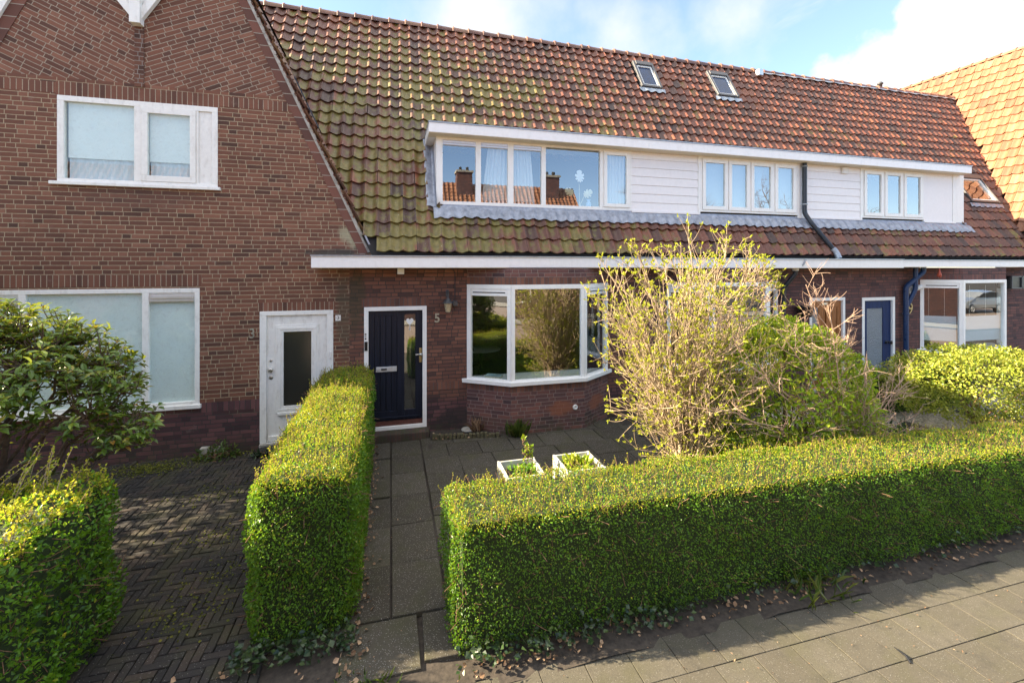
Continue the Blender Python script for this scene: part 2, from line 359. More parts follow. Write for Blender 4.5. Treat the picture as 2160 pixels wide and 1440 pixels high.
def mat_blinds(name, colr, pitch):
    g = NG(name); z = g.sep(g.pos())[2]; f = g.m('FRACT', g.m('DIVIDE', z, pitch))
    return g.fin(g.mix(g.rng(f, 0.0, 0.25), tuple(c * 0.55 for c in colr), colr), 0.6)

M = {}
R3 = [(0.088, 0.046, 0.034), (0.138, 0.063, 0.043), (0.182, 0.080, 0.052), (0.212, 0.094, 0.060), (0.255, 0.120, 0.078)]
R5 = [(0.092, 0.050, 0.041), (0.140, 0.067, 0.050), (0.182, 0.083, 0.058), (0.214, 0.098, 0.066), (0.255, 0.12, 0.08)]
R9 = [(0.075, 0.046, 0.048), (0.115, 0.062, 0.060), (0.155, 0.074, 0.066), (0.180, 0.084, 0.070), (0.22, 0.10, 0.08)]
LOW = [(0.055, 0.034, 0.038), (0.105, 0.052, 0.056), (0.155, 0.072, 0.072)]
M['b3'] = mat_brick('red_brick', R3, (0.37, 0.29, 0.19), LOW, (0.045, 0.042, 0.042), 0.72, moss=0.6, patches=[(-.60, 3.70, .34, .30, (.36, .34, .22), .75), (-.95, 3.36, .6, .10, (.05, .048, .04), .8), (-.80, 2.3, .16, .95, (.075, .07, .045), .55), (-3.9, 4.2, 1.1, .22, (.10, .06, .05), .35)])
M['b3dl'] = mat_brick('red_brick_slanting_down', R3, (0.34, 0.28, 0.21), rot=math.radians(-25), seed=2.0)
M['b3dr'] = mat_brick('red_brick_slanting_up', R3, (0.34, 0.28, 0.21), rot=math.radians(25), seed=3.0)
M['b3s'] = mat_brick('red_brick_soldier', R3, (0.36, 0.29, 0.21), soldier=0.075, seed=4.0)
M['b3sl'] = mat_brick('purple_brick_soldier', [(0.06, .034, .038), (.09, .046, .05), (.12, .055, .06), (.15, .07, .07), (.17, .08, .075)], (0.06, 0.052, 0.05), soldier=0.082, seed=4.0)
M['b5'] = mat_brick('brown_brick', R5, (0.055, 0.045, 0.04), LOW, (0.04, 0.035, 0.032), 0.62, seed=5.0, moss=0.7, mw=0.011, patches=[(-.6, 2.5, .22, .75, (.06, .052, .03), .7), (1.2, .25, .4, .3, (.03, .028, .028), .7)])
M['b5bay'] = mat_brick('bay_brick', R9, (0.24, 0.19, 0.165), None, seed=6.0, moss=0.8, mw=0.008, patches=[(3.15, .42, .42, .16, (.26, .095, .05), .7)])
M['b5s'] = mat_brick('brown_brick_soldier', R5, (0.10, 0.085, 0.08), soldier=0.078, seed=7.0)
M['b9'] = mat_brick('grey_brown_brick', R9, (0.055, 0.048, 0.045), None, seed=8.0, moss=0.6, mw=0.011)
M['b9s'] = mat_brick('grey_brown_brick_soldier', R9, (0.10, 0.085, 0.08), soldier=0.078, seed=9.0)
M['step'] = mat_brick('step_brick', [(.05, .035, .032), (.07, .045, .04), (.09, .052, .045), (.10, .06, .05), (.12, .065, .055)], (0.055, 0.05, 0.045), soldier=0.062, seed=9.5, moss=0.9)
M['white'] = mat_plain('white_paint', (0.80, 0.79, 0.76), 0.42, var=0.03, bump=0.05, dirt=0.22, dirtcol=(0.45, 0.42, 0.36))
M['oldwhite'] = mat_plain('weathered_white_paint', (0.76, 0.75, 0.71), 0.5, var=0.05, bump=0.15, dirt=0.55, dirtcol=(0.34, 0.30, 0.25))
M['fascia'] = mat_plain('fascia_paint', (0.80, 0.78, 0.77), 0.4, var=0.03, dirt=0.26, dirtcol=(0.5, 0.47, 0.42))
M['siding'] = mat_plain('siding_paint', (0.79, 0.76, 0.75), 0.45, var=0.03, bump=0.08, dirt=0.12, dirtcol=(0.5, 0.46, 0.42))
M['soffit'] = mat_plain('soffit_paint', (0.70, 0.62, 0.48), 0.5, var=0.06)
M['lead'] = mat_plain('lead_sheet', (0.27, 0.29, 0.335), 0.45, 0.25, var=0.35, scale=9, bump=0.25, bscale=16, dirt=0.35, dirtcol=(0.42, 0.44, 0.47))
M['zinc'] = mat_plain('zinc', (0.34, 0.37, 0.40), 0.45, 0.5, var=0.2)
M['alu'] = mat_plain('aluminium', (0.62, 0.64, 0.66), 0.35, 0.6, var=0.06)
M['steel'] = mat_plain('brushed_steel', (0.55, 0.53, 0.48), 0.3, 0.9, var=0.08)
M['brass'] = mat_plain('aged_brass', (0.45, 0.36, 0.18), 0.4, 0.8, var=0.15)
M['numeral'] = mat_plain('weathered_numeral_metal', (0.36, 0.35, 0.28), 0.45, 0.5, var=0.2)
M['black'] = mat_plain('black_plastic', (0.012, 0.012, 0.014), 0.35, var=0.2)
M['pipe'] = mat_plain('dark_pipe', (0.022, 0.027, 0.034), 0.38, var=0.25, dirt=0.2, dirtcol=(0.08, 0.08, 0.08))
M['bluepipe'] = mat_plain('navy_painted_pipe', (0.012, 0.035, 0.10), 0.32, var=0.25, dirt=0.15, dirtcol=(0.06, 0.09, 0.14))
M['navy'] = mat_wood_dark('navy_black_door_paint', (0.012, 0.015, 0.026), 0.3, 0.38)
M['blue'] = mat_wood_dark('blue_door_paint', (0.008, 0.022, 0.085), 0.3, 0.55)
M['oak'] = mat_wood_dark('varnished_orange_wood', (0.30, 0.115, 0.035), 0.35, 0.35)
M['darkred'] = mat_plain('dark_red_threshold', (0.10, 0.035, 0.025), 0.6, var=0.3)
M['glass'] = mat_glass('window_glass', 3.3)
M['glassk'] = mat_glass('skylight_glass', 1.55)
M['skyglass'] = mat_plain('painted_sky_glass', (0.012, 0.035, 0.085), 0.12, var=.3, scale=4, spec=0.25)  # opaque pane, reflected blue sky painted into its colour
M['shaft'] = mat_plain('sky_tint_shaft_lining', (0.03, 0.055, 0.10), .7)  # lining tinted blue to imitate sky reflected in the skylights
M['glassd'] = mat_glass('dormer_glass', 2.9)
M['glassdirty'] = mat_glass('dusty_window_glass', 1.7, dirt=0.10)
M['frost'] = mat_plain('frosted_blind', (0.80, 0.85, 0.85), 0.5, var=0.03, scale=3)
M['curtain'] = mat_plain('white_curtain', (0.62, 0.63, 0.64), 0.8, var=0.04)
M['blinds'] = mat_blinds('venetian_blind', (0.26, 0.29, 0.33), 0.028)
M['halfblind'] = mat_plain('pale_blue_pleated_blind', (0.62, 0.70, 0.78), 0.7, var=0.03)
M['room'] = mat_plain('room_wall', (0.16, 0.15, 0.14), 0.9, var=0.1)
M['roomfloor'] = mat_wood_dark('room_floor', (0.10, 0.10, 0.10), 0.3, 0.4)
M['dark'] = mat_plain('dark_underlay', (0.02, 0.018, 0.017), 0.9, var=0.2)
M['tile'] = mat_tiles('old_clay_tiles', [(0.052, 0.026, 0.020), (0.108, 0.039, 0.023), (0.170, 0.052, 0.027), (0.245, 0.078, 0.034)], 0.86, (-1.0, 5.5))
M['tilelow'] = M['tile']
M['tileE'] = mat_tiles('orange_clay_tiles', [(0.17, 0.066, 0.032), (0.24, 0.098, 0.046), (0.29, 0.125, 0.06), (0.34, 0.155, 0.082)], 0.0, rough=0.6)
M['ridge'] = mat_tiles('ridge_clay', [(0.10, 0.05, 0.035), (0.16, 0.07, 0.045), (0.21, 0.09, 0.05), (0.28, 0.13, 0.08)], 0.25, (0, 30))
M['mortar'] = mat_plain('verge_mortar', (0.34, 0.32, 0.28), 0.9, var=0.35, scale=8, bump=0.6, bscale=30)
M['solar'] = mat_plain('dark_slate_flashing', (0.03, 0.035, 0.045), 0.35, var=0.2)
M['soil'] = mat_plain('soil', (0.040, 0.032, 0.025), 0.95, var=0.5, scale=20, bump=0.9, bscale=35, dirt=0.4, dirtcol=(0.09, 0.075, 0.055))
M['hedge'] = mat_leaf('small_hedge_leaf', [(0, (0.034, 0.088, 0.007)), (0.4, (0.082, 0.200, 0.013)), (0.8, (0.145, 0.29, 0.018)), (0.95, (0.22, 0.34, 0.025)), (1, (0.28, 0.27, 0.05))], 0.38, 0.45, (0.26, 0.40, 0.02), spec=0.4)
M['hedgetip'] = mat_leaf('fresh_hedge_tip_leaf', [(0, (0.16, 0.23, 0.012)), (0.45, (0.31, 0.36, 0.020)), (0.82, (0.48, 0.46, 0.03)), (1, (0.46, 0.32, 0.08))], 0.45, 0.45, (0.45, 0.43, 0.03), spec=0.25)
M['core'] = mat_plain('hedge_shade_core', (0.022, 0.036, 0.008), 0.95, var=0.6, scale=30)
M['twig'] = mat_bark('brown_twig', (0.10, 0.055, 0.032), (0.22, 0.13, 0.075))
M['tan'] = mat_bark('tan_bark', (0.25, 0.18, 0.115), (0.44, 0.34, 0.23))
M['pinktwig'] = mat_bark('pinkish_dry_twig', (0.30, 0.19, 0.14), (0.55, 0.40, 0.29))
M['rhodobark'] = mat_bark('grey_brown_bark', (0.07, 0.048, 0.035), (0.19, 0.14, 0.10), 18)
M['rhodo'] = mat_leaf('leathery_leaf', [(0, (0.040, 0.084, 0.012)), (0.5, (0.082, 0.155, 0.02)), (0.85, (0.16, 0.24, 0.026)), (0.96, (0.24, 0.25, 0.03)), (1, (0.34, 0.17, 0.04))], 0.30, 0.34, (0.34, 0.34, 0.02), spec=0.5)
M['fors'] = mat_leaf('fresh_yellow_green_leaf', [(0, (0.24, 0.30, 0.02)), (0.5, (0.35, 0.39, 0.03)), (1, (0.48, 0.47, 0.06))], 0.45, 0.45, (0.55, 0.52, 0.05), spec=0.25)
M['green'] = mat_leaf('mid_green_leaf', [(0, (0.07, 0.17, 0.010)), (0.5, (0.22, 0.35, 0.018)), (0.85, (0.38, 0.44, 0.03)), (1, (0.45, 0.44, 0.05))], 0.38, 0.42, (0.34, 0.40, 0.02), spec=0.3)
M['varie'] = mat_leaf('cream_edged_leaf', [(0, (0.10, 0.15, 0.015)), (0.3, (0.25, 0.30, 0.03)), (0.6, (0.40, 0.40, 0.055)), (1, (0.58, 0.54, 0.17))], 0.38, 0.35, (0.55, 0.52, 0.06), spec=0.35)
M['ivy'] = mat_leaf('ivy_leaf', [(0, (0.010, 0.024, 0.010)), (0.6, (0.025, 0.050, 0.018)), (1, (0.06, 0.09, 0.03))], 0.35, 0.15)
M['dead'] = mat_leaf('dead_leaf', [(0, (0.08, 0.045, 0.025)), (0.5, (0.20, 0.12, 0.065)), (1, (0.42, 0.28, 0.17))], 0.8, 0.1, (0.3, 0.15, 0.06))
M['moss'] = mat_leaf('moss_tuft', [(0, (0.06, 0.08, 0.008)), (0.6, (0.12, 0.13, 0.012)), (1, (0.18, 0.17, 0.02))], 0.8, 0.2)
M['iris'] = mat_leaf('blue_green_blade', [(0, (0.012, 0.03, 0.02)), (0.6, (0.025, 0.05, 0.03)), (1, (0.06, 0.09, 0.05))], 0.4, 0.2)
M['grassb'] = mat_leaf('grass_blade', [(0, (0.03, 0.06, 0.01)), (0.6, (0.06, 0.10, 0.015)), (1, (0.14, 0.15, 0.03))], 0.45, 0.3)
M['slab'] = mat_slab('gravel_concrete_slab', [(0.052, 0.044, 0.033), (0.066, 0.057, 0.043), (0.086, 0.075, 0.057)], 0.5, 0.5, 0.8)
M['walk'] = mat_slab('pavement_tile', [(0.078, 0.069, 0.052), (0.086, 0.077, 0.058), (0.096, 0.086, 0.066)], 0.30, 0.34, 0.35)
M['clinker'] = mat_slab('dark_clinker', [(0.024, 0.022, 0.022), (0.036, 0.032, 0.030), (0.058, 0.044, 0.037)], 0.22, 0.5, 0.5)
M['planter'] = mat_plain('painted_planter_wood', (0.44, 0.44, 0.39), 0.6, var=0.1, bump=0.25, dirt=0.4, dirtcol=(0.28, 0.30, 0.20))
M['lampglass'] = mat_plain('amber_lamp_glass', (0.42, 0.33, 0.20), 0.25, var=0.25, scale=40)
M['lampmetal'] = mat_plain('grey_lamp_metal', (0.085, 0.085, 0.088), 0.45, 0.4, var=0.2)
M['whiteplastic'] = mat_plain('white_plastic', (0.72, 0.70, 0.66), 0.45, var=0.05)
M['terracotta'] = mat_plain('red_ornament', (0.35, 0.06, 0.03), 0.5, var=0.2)
def mat_patt():
    g = NG('patterned_glass'); p = g.pos(); vo = g.n('ShaderNodeTexVoronoi'); g.L.new(p, vo.inputs['Vector']); vo.inputs['Scale'].default_value = 45
    g.bump(vo.outputs['Distance'], 0.8, 0.02); return g.fin((0.24, 0.26, 0.27), 0.22, 0.0, 0.8)
M['pattern'] = mat_patt()
def mat_wire():
    g = NG('wired_glass'); P = g.sep(g.pos())
    a = g.m('LESS_THAN', g.m('FRACT', g.m('DIVIDE', P[0], 0.017)), 0.14); b = g.m('LESS_THAN', g.m('FRACT', g.m('DIVIDE', P[2], 0.017)), 0.14)
    return g.fin(g.mix(g.m('MAXIMUM', a, b), (0.022, 0.022, 0.018), (0.05, 0.05, 0.042)), 0.14, 0.0, 0.6)
M['wired'] = mat_wire()

# ------------------------------------------------------------------ building blocks
TA = math.tan(math.radians(60)); ZE, YE, ZR = 3.40, -0.20, 9.25
YR = YE + (ZR - ZE) / TA
def roof_z(y): return ZE + (y - YE) * TA
def roof_y(z): return YE + (z - ZE) / TA
PROF_T = [0.0, 0.05, 0.14, 0.26, 0.40, 0.54, 0.68, 0.80, 0.90, 1.0]
PROF_H = [0.050, 0.052, 0.041, 0.020, 0.005, 0.0, 0.010, 0.032, 0.053, 0.062]
def tile_sheet(name, mat, O, A, S, N, ncol, nrow, w, g, keep, parent=None, seed=0, flip=False, c0=0):
    r = np.random.default_rng(seed); O, A, S, N = (np.array(Vector(q)) for q in (O, A, S, N))
    T = np.array(PROF_T); Hh = np.array(PROF_H)
    if flip: T = 1 - T[::-1]; Hh = Hh[::-1]
    n = len(T); VV = []; FF = []; RN = []; PR = []; base = 0
    f1 = []
    for i in range(n - 1): f1 += [(i, i + 1, n + i + 1, n + i), (2 * n + i, 2 * n + i + 1, i + n * 3 + 1, n * 3 + i)]
    f1 = np.array(f1)
    for j in range(nrow):
        sag = r.normal(0, 0.004)
        for i in range(c0, c0 + ncol):
            ctr = O + A * ((i + 0.5) * w) + S * ((j + 0.5) * g)
            if not keep(ctr): continue
            jx, js, jn, jt, jr = r.normal(0, 0.004), r.normal(0, 0.006), r.normal(0, 0.003), r.normal(0, 0.004), r.normal(0, 0.012)
            a = (i * w + jx) + T * w * 1.01
            lo = O + A * a[:, None] + S * (j * g + sag + js + jr * (T[:, None] - 0.5)) + N * (Hh + 0.050 + jn + jt * (T - .5))[:, None]
            hi = O + A * a[:, None] + S * (j * g + g * 1.06 + js) + N * (Hh + 0.010 + jn * .3)[:, None]
            l2 = lo + S * 0.001; l3 = lo - N * 0.036 + S * 0.004
            VV.append(np.concatenate([lo, hi, l2, l3])); FF.append(f1 + base); base += 4 * n
            rv = np.clip(r.beta(1.6, 1.6), 0, 1)
            RN.append(np.full(4 * n, rv)); PR.append(np.tile(Hh / 0.062, 4))
    F_ = np.concatenate(FF); V_ = np.concatenate(VV)
    # lip faces must point down-slope
    lip = np.arange(len(F_)) % 2 == 1
    F_[lip] = F_[lip][:, ::-1]
    if np.dot(np.cross(A, S), N) < 0: F_ = F_[:, ::-1]
    return np_mesh(name, V_, F_, mat, parent, {'rnd': np.concatenate(RN), 'prof': np.concatenate(PR)}, smooth=True)

def wall_cells(mb, x0, x1, z0, z1, holes, y=0.0, rev=0.10, m=0):
    xs = sorted({x0, x1} | {h[0] for h in holes} | {h[1] for h in holes}); zs = sorted({z0, z1} | {h[2] for h in holes} | {h[3] for h in holes})
    for a, b in zip(xs, xs[1:]):
        for c, d in zip(zs, zs[1:]):
            if any(h[0] - 1e-6 <= a and b <= h[1] + 1e-6 and h[2] - 1e-6 <= c and d <= h[3] + 1e-6 for h in holes): continue
            if a < x0 - 1e-6 or b > x1 + 1e-6 or c < z0 - 1e-6 or d > z1 + 1e-6: continue
            mb.quad((a, y, c), (b, y, c), (b, y, d), (a, y, d), m)
    for h in holes:
        a, b, c, d = h[:4]
        mb.quad((a, y, c), (a, y + rev, c), (a, y + rev, d), (a, y, d), m); mb.quad((b, y + rev, c), (b, y, c), (b, y, d), (b, y + rev, d), m)
        mb.quad((a, y, d), (a, y + rev, d), (b, y + rev, d), (b, y, d), m); mb.quad((a, y + rev, c), (a, y, c), (b, y, c), (b, y + rev, c), m)

def frame_rect(mb, x0, x1, z0, z1, w, y0, y1, m=0, wt=None, wb=None):
    wt = wt or w; wb = wb or w
    mb.box(x0, x0 + w, y0, y1, z0 + wb, z1 - wt, m); mb.box(x1 - w, x1, y0, y1, z0 + wb, z1 - wt, m)
    mb.box(x0, x1, y0, y1, z1 - wt, z1, m); mb.box(x0, x1, y0, y1, z0, z0 + wb, m)
def pane(parent, x0, x1, z0, z1, y, mat, name='pane', label=None):
    b = MB(); b.box(x0, x1, y, y + 0.006, z0, z1); return b.build(name, mat, parent, label=label)
def room(parent, x0, x1, y0, y1, z0, z1, name='room_interior', wall=None, floor=None):
    b = MB()
    b.quad((x0, y1, z0), (x1, y1, z0), (x1, y1, z1), (x0, y1, z1)); b.quad((x0, y0, z0), (x0, y1, z0), (x0, y1, z1), (x0, y0, z1))
    b.quad((x1, y1, z0), (x1, y0, z0), (x1, y0, z1), (x1, y1, z1)); b.quad((x0, y1, z1), (x1, y1, z1), (x1, y0, z1), (x0, y0, z1))
    b.quad((x0, y0, z0), (x1, y0, z0), (x1, y1, z0), (x0, y1, z0), 1)
    return b.build(name, [wall or M['room'], floor or M['roomfloor']], parent)
FONT = None
def text_mesh(name, s, mat, parent, size, loc, depth=0.006, sx=1.0, bold=0.0):
    cu = bpy.data.curves.new(name, 'FONT'); cu.body = s; cu.size = size; cu.extrude = depth / 2; cu.offset = bold; cu.align_x = 'CENTER'; cu.align_y = 'CENTER'
    o = bpy.data.objects.new(name, cu); col.objects.link(o)
    dg = C.evaluated_depsgraph_get(); me = bpy.data.meshes.new_from_object(o.evaluated_get(dg)); bpy.data.objects.remove(o)
    mt = Matrix.Translation(Vector(loc) - (wloc(parent) if parent else Vector())) @ Matrix.Rotation(math.radians(90), 4, 'X') @ Matrix.Diagonal((sx, 1, 1, 1))
    me.transform(mt); me.materials.clear(); me.materials.append(mat)
    r = bpy.data.objects.new(name, me); col.objects.link(r)
    if parent: r.parent = parent
    return r

# ------------------------------------------------------------------ ground
def slab_field(name, rects, mat, z, th=0.05, gap=0.006, jit=0.004, seed=0, bev=0.006):
    r = np.random.default_rng(seed); V = []; Fq = []; RN = []; b = 0
    for (poly) in rects:
        pts = np.array(poly, dtype=float); n = len(pts); c = pts.mean(0); pts = c + (pts - c) * (1 - gap / np.maximum(np.abs(pts - c).max(0), 1e-3))
        dz = r.normal(0, jit); tl = r.normal(0, jit, 2) * 1.2
        ins = c + (pts - c) * (1 - bev / np.maximum(np.abs(pts - c).max(0), 1e-3))
        zt = z + dz + ((pts - c) * tl).sum(1); 
        for q, zz in ((ins, zt), (pts, zt - bev * .8), (pts, zt - th)): V.append(np.column_stack([q, zz]))
        Fq.append(np.array([[b, b + 1, b + 2, b + 3]] + [[b + 4 + i, b + 4 + (i + 1) % 4, b + (i + 1) % 4, b + i] for i in range(4)] + [[b + 8 + i, b + 8 + (i + 1) % 4, b + 4 + (i + 1) % 4, b + 4 + i] for i in range(4)]))
        b += 12; RN.append(np.full(12, r.random()))
    return np_mesh(name, np.concatenate(V), np.concatenate(Fq), mat, None, {'rnd': np.concatenate(RN)})
def rect(x0, x1, y0, y1, rot=0.0):
    c = np.array([(x0 + x1) / 2, (y0 + y1) / 2]); p = np.array([(x0, y0), (x1, y0), (x1, y1), (x0, y1)]) - c
    R_ = np.array([[math.cos(rot), -math.sin(rot)], [math.sin(rot), math.cos(rot)]]); return [tuple(c + R_ @ q) for q in p]

b = MB(); n = 60
b.quad((-400, -400, -0.09), (400, -400, -0.09), (400, 400, -0.09), (-400, 400, -0.09)); struct(b.build('ground', M['soil']))
# garden soil with a slight swell
xs = np.linspace(-9, 18, 110); ys = np.linspace(-5.25, 0.0, 30); gx, gy = np.meshgrid(xs, ys)
gz = -0.03 + 0.012 * np.sin(gx * 3.1 + gy * 2) + 0.012 * np.sin(gx * 7.3 - gy * 5.1) + rng.normal(0, 0.006, gx.shape)
V = np.column_stack([gx.ravel(), gy.ravel(), gz.ravel()]); nx, ny = len(xs), len(ys)
Fq = np.array([[j * nx + i, j * nx + i + 1, (j + 1) * nx + i + 1, (j + 1) * nx + i] for j in range(ny - 1) for i in range(nx - 1)])
struct(np_mesh('garden_soil', V, Fq, M['soil'], smooth=True))
# path and patio slabs
R_ = []
ys_ = [-4.98, -4.40, -3.66, -2.93, -2.20, -1.47, -0.86, -0.28]
yy = [-4.40, -3.66, -2.93, -2.22, -1.55, -0.92, -0.27]
for a, c in zip(yy, yy[1:]):
    R_.append(rect(0.01, 0.505, a, c)); o = random.uniform(-.05, .05) if a > -4 else 0.0
    R_.append(rect(-0.49, 0.0, a + o, c + o if c < -.5 else c))
R_.append(rect(-0.40, 0.235, -4.99, -4.415, 0.01)); R_.append(rect(0.265, 0.56, -4.93, -4.42, -0.03))
yp = [-4.0, -3.42, -2.84, -2.26, -1.68, -1.12, -0.56, -0.17]
for ri, (a, c) in enumerate(zip(yp, yp[1:])):
    x = 0.52 - (0.0 if ri % 2 else 0.0); first = True
    while x < (4.4 if a > -2.3 else 1.1):
        w_ = 0.56 if not (first and ri % 3 == 2) else 0.42; R_.append(rect(x, x + w_, a, c)); x += w_; first = False
struct(slab_field('garden_path', R_, M['slab'], 0.0, jit=0.0018, gap=0.006, seed=3))
# herringbone drive
R_ = []; L_, W_ = 0.21, 0.07
def herring(x0, x1, y0, y1):
    out = []; n = 3
    # 3:1 herringbone on a square grid of unit W_
    for gy_ in range(-4, int((y1 - y0) / W_) + 6):
        for gx_ in range(-4, int((x1 - x0) / W_) + 6):
            k = (gx_ - gy_) % 6
            if k == 0: r4 = (gx_ * W_, (gx_ + 3) * W_, gy_ * W_, (gy_ + 1) * W_)
            elif k == 5: r4 = (gx_ * W_, (gx_ + 1) * W_, gy_ * W_, (gy_ + 3) * W_)
            else: continue
            cx_, cy_ = x0 + (r4[0] + r4[1]) / 2, y0 + (r4[2] + r4[3]) / 2
            if x0 < cx_ < x1 and y0 < cy_ < y1: out.append(rect(x0 + r4[0], x0 + r4[1], y0 + r4[2], y0 + r4[3], random.gauss(0, 0.012)))
    return out
struct(slab_field('driveway', herring(-4.4, -1.0, -5.3, -0.02), M['clinker'], 0.0, 0.04, 0.004, 0.003, 5, 0.006))
# pavement: square tiles in half-bond rows
R_ = []; tw, td = 0.372, 0.358
for j in range(8):
    y1_ = -5.17 - j * td; o = (j % 2) * tw / 2 + 0.06 * math.sin(j * 2.1)
    for i in range(-14, 40): R_.append(rect(i * tw + o, i * tw + o + tw, y1_ - td, y1_))
struct(slab_field('pavement', R_, M['walk'], -0.035, 0.05, 0.0032, 0.0012, 6, 0.0025))
b = MB(); b.box(-60, 90, -8.25, -8.06, -0.09, -0.04); struct(b.build('kerb', M['walk']))
M['asphalt'] = mat_plain('clinker_road', (0.21, 0.16, 0.125), 0.9, var=0.2, scale=40, bump=0.4, bscale=120)
b = MB(); b.quad((-200, -16.2, -0.084), (200, -16.2, -0.084), (200, -8.25, -0.084), (-200, -8.25, -0.084)); struct(b.build('road', M['asphalt']))
b = MB(); b.quad((-60, -18.4, -0.03), (120, -18.4, -0.03), (120, -16.2, -0.03), (-60, -16.2, -0.03)); struct(b.build('far_pavement', mat_plain('far_pavement_paving', (0.26, 0.24, 0.20), 0.9, var=0.1)))
def mat_gravel():
    g = NG('gravel_stones'); p = g.pos(); vo = g.n('ShaderNodeTexVoronoi'); g.L.new(p, vo.inputs['Vector']); vo.inputs['Scale'].default_value = 38
    c = g.ramp(g.white(vo.outputs['Position'])['Value'], [(0, (0.10, 0.085, 0.07)), (0.5, (0.24, 0.21, 0.17)), (1, (0.42, 0.38, 0.32))]); g.bump(vo.outputs['Distance'], 0.9, 0.012)
    return g.fin(c, 0.9)
M['gravel'] = mat_gravel()
b = MB(); b.quad((7.6, -4.0, -0.015), (16.5, -4.0, -0.015), (16.5, -0.3, -0.015), (7.6, -0.3, -0.015)); struct(b.build('gravel_path', M['gravel']))

# ------------------------------------------------------------------ house with the gable
SLG = 2.185
def XR3(z): return -0.337 - (z - 3.395) / SLG
def XL3(z): return -7.243 + (z - 3.395) / SLG
ZAP = 3.395 + 3.453 * SLG
h3 = empty('gable_house', (-3.8, 0, 0), 'red brick gable house with slanted brickwork, white door and pale blinded windows', 'house')
b = MB()
LW = (-6.75, -3.05, 0.82, 2.76); D3 = (-2.155, -0.98, 0.09, 2.35); GW = (-4.97, -2.785, 4.44, 5.77)
wall_cells(b, -8.8, -0.71, -0.06, 3.395, [LW, D3])
# gable, in bands
b.quad((-8.8, 0, 3.395), (XL3(3.395), 0, 3.395), (XL3(3.395), 0, 3.396), (-8.8, 0, 3.396))
def band(z0, z1, xa=None, xb=None, m=0):
    a0 = XL3(z0) if xa is None else xa; a1 = XL3(z1) if xa is None else xa; c0 = XR3(z0) if xb is None else xb; c1 = XR3(z1) if xb is None else xb
    b.quad((a0, 0, z0), (c0, 0, z0), (c1, 0, z1), (a1, 0, z1), m)
band(3.395, GW[2]); band(GW[2], GW[3], None, GW[0]); band(GW[2], GW[3], GW[1], None); band(GW[3], 6.045)
ZHP = 7.8; ZTP = 8.45
band(6.045, ZHP, None, -3.89, 1); band(6.045, ZHP, -3.89, None, 2)
b.add([(XL3(ZHP), 0, ZHP), (XR3(ZHP), 0, ZHP), (-3.79, 0, ZTP)], [(0, 1, 2)], 1)
a, c, d, e = GW
for q in (((a, 0, d), (a, .1, d), (c, .1, d), (c, 0, d)), ((a, 0, c), (a, .1, c), (a, .1, d), (a, 0, d))): pass
b.quad((GW[0], 0, GW[2]), (GW[0], .1, GW[2]), (GW[0], .1, GW[3]), (GW[0], 0, GW[3])); b.quad((GW[1], .1, GW[2]), (GW[1], 0, GW[2]), (GW[1], 0, GW[3]), (GW[1], .1, GW[3]))
b.quad((GW[0], 0, GW[3]), (GW[0], .1, GW[3]), (GW[1], .1, GW[3]), (GW[1], 0, GW[3])); b.quad((GW[0], .1, GW[2]), (GW[0], 0, GW[2]), (GW[1], 0, GW[2]), (GW[1], .1, GW[2]))
# piece of wall right of the gable foot, under the gutter
b.quad((-0.71, 0, 3.1), (-0.33, 0, 3.1), (-0.33, 0, 3.395), (-0.71, 0, 3.395))
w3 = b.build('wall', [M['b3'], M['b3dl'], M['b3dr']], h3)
# soldier courses
def soldier(parent, x0, x1, z0, z1, mat, y=-0.004, name='soldier_course'):
    q = MB(); q.box(x0, x1, y, 0.03, z0, z1); return q.build(name, mat, parent)
soldier(h3, -4.99, -2.76, 5.772, 5.985, M['b3s']); soldier(h3, -5.75, -4.992, 5.80, 5.965, M['b3s'], -0.003); soldier(h3, -2.758, -1.64, 5.80, 5.965, M['b3s'], -0.003)
soldier(h3, -6.9, -3.02, 2.80, 2.985, M['b3s']); soldier(h3, -2.19, -0.95, 2.352, 2.50, M['b3s']); soldier(h3, -3.04, -2.16, 0.70, 0.86, M['b3sl'], -0.003)
# brick column and white post with braces in the gable
q = MB(); q.box(-3.955, -3.83, -0.02, 0.04, 6.0, 6.98); q.build('brick_post', mat_brick('header_brick', [tuple(c * .8 for c in x) for x in R3], (0.25, 0.21, 0.18), sl=0.122, hl=0.122, seed=12), h3)
q = MB(); q.box(-3.965, -3.82, -0.16, -0.02, 6.96, 8.3)
tr = q.build('timber_post', M['oldwhite'], h3, 0.006)
q = MB(); q.obox((-3.965, -0.10, 7.06), (-0.62, 0, 0.80), (0, 0.08, 0), (0.09, 0, 0.07)); q.build('brace', M['oldwhite'], tr, 0.005)
q = MB(); q.obox((-3.82, -0.10, 7.06), (0, 0.08, 0), (0.55, 0, 0.88), (-0.09, 0, 0.06)); q.build('brace', M['oldwhite'], tr, 0.005)
q = MB(); q.prism([(-3.82, -0.05, 7.12), (-3.3, -0.05, 7.95), (-3.82, -0.05, 7.95)], (0, 0.045, 0)); q.build('gable_board', M['oldwhite'], tr)
q = MB(); q.prism([(-3.965, -0.05, 7.16), (-3.965, -0.05, 7.95), (-4.55, -0.05, 7.95)], (0, 0.045, 0)); q.build('gable_board', M['oldwhite'], tr)
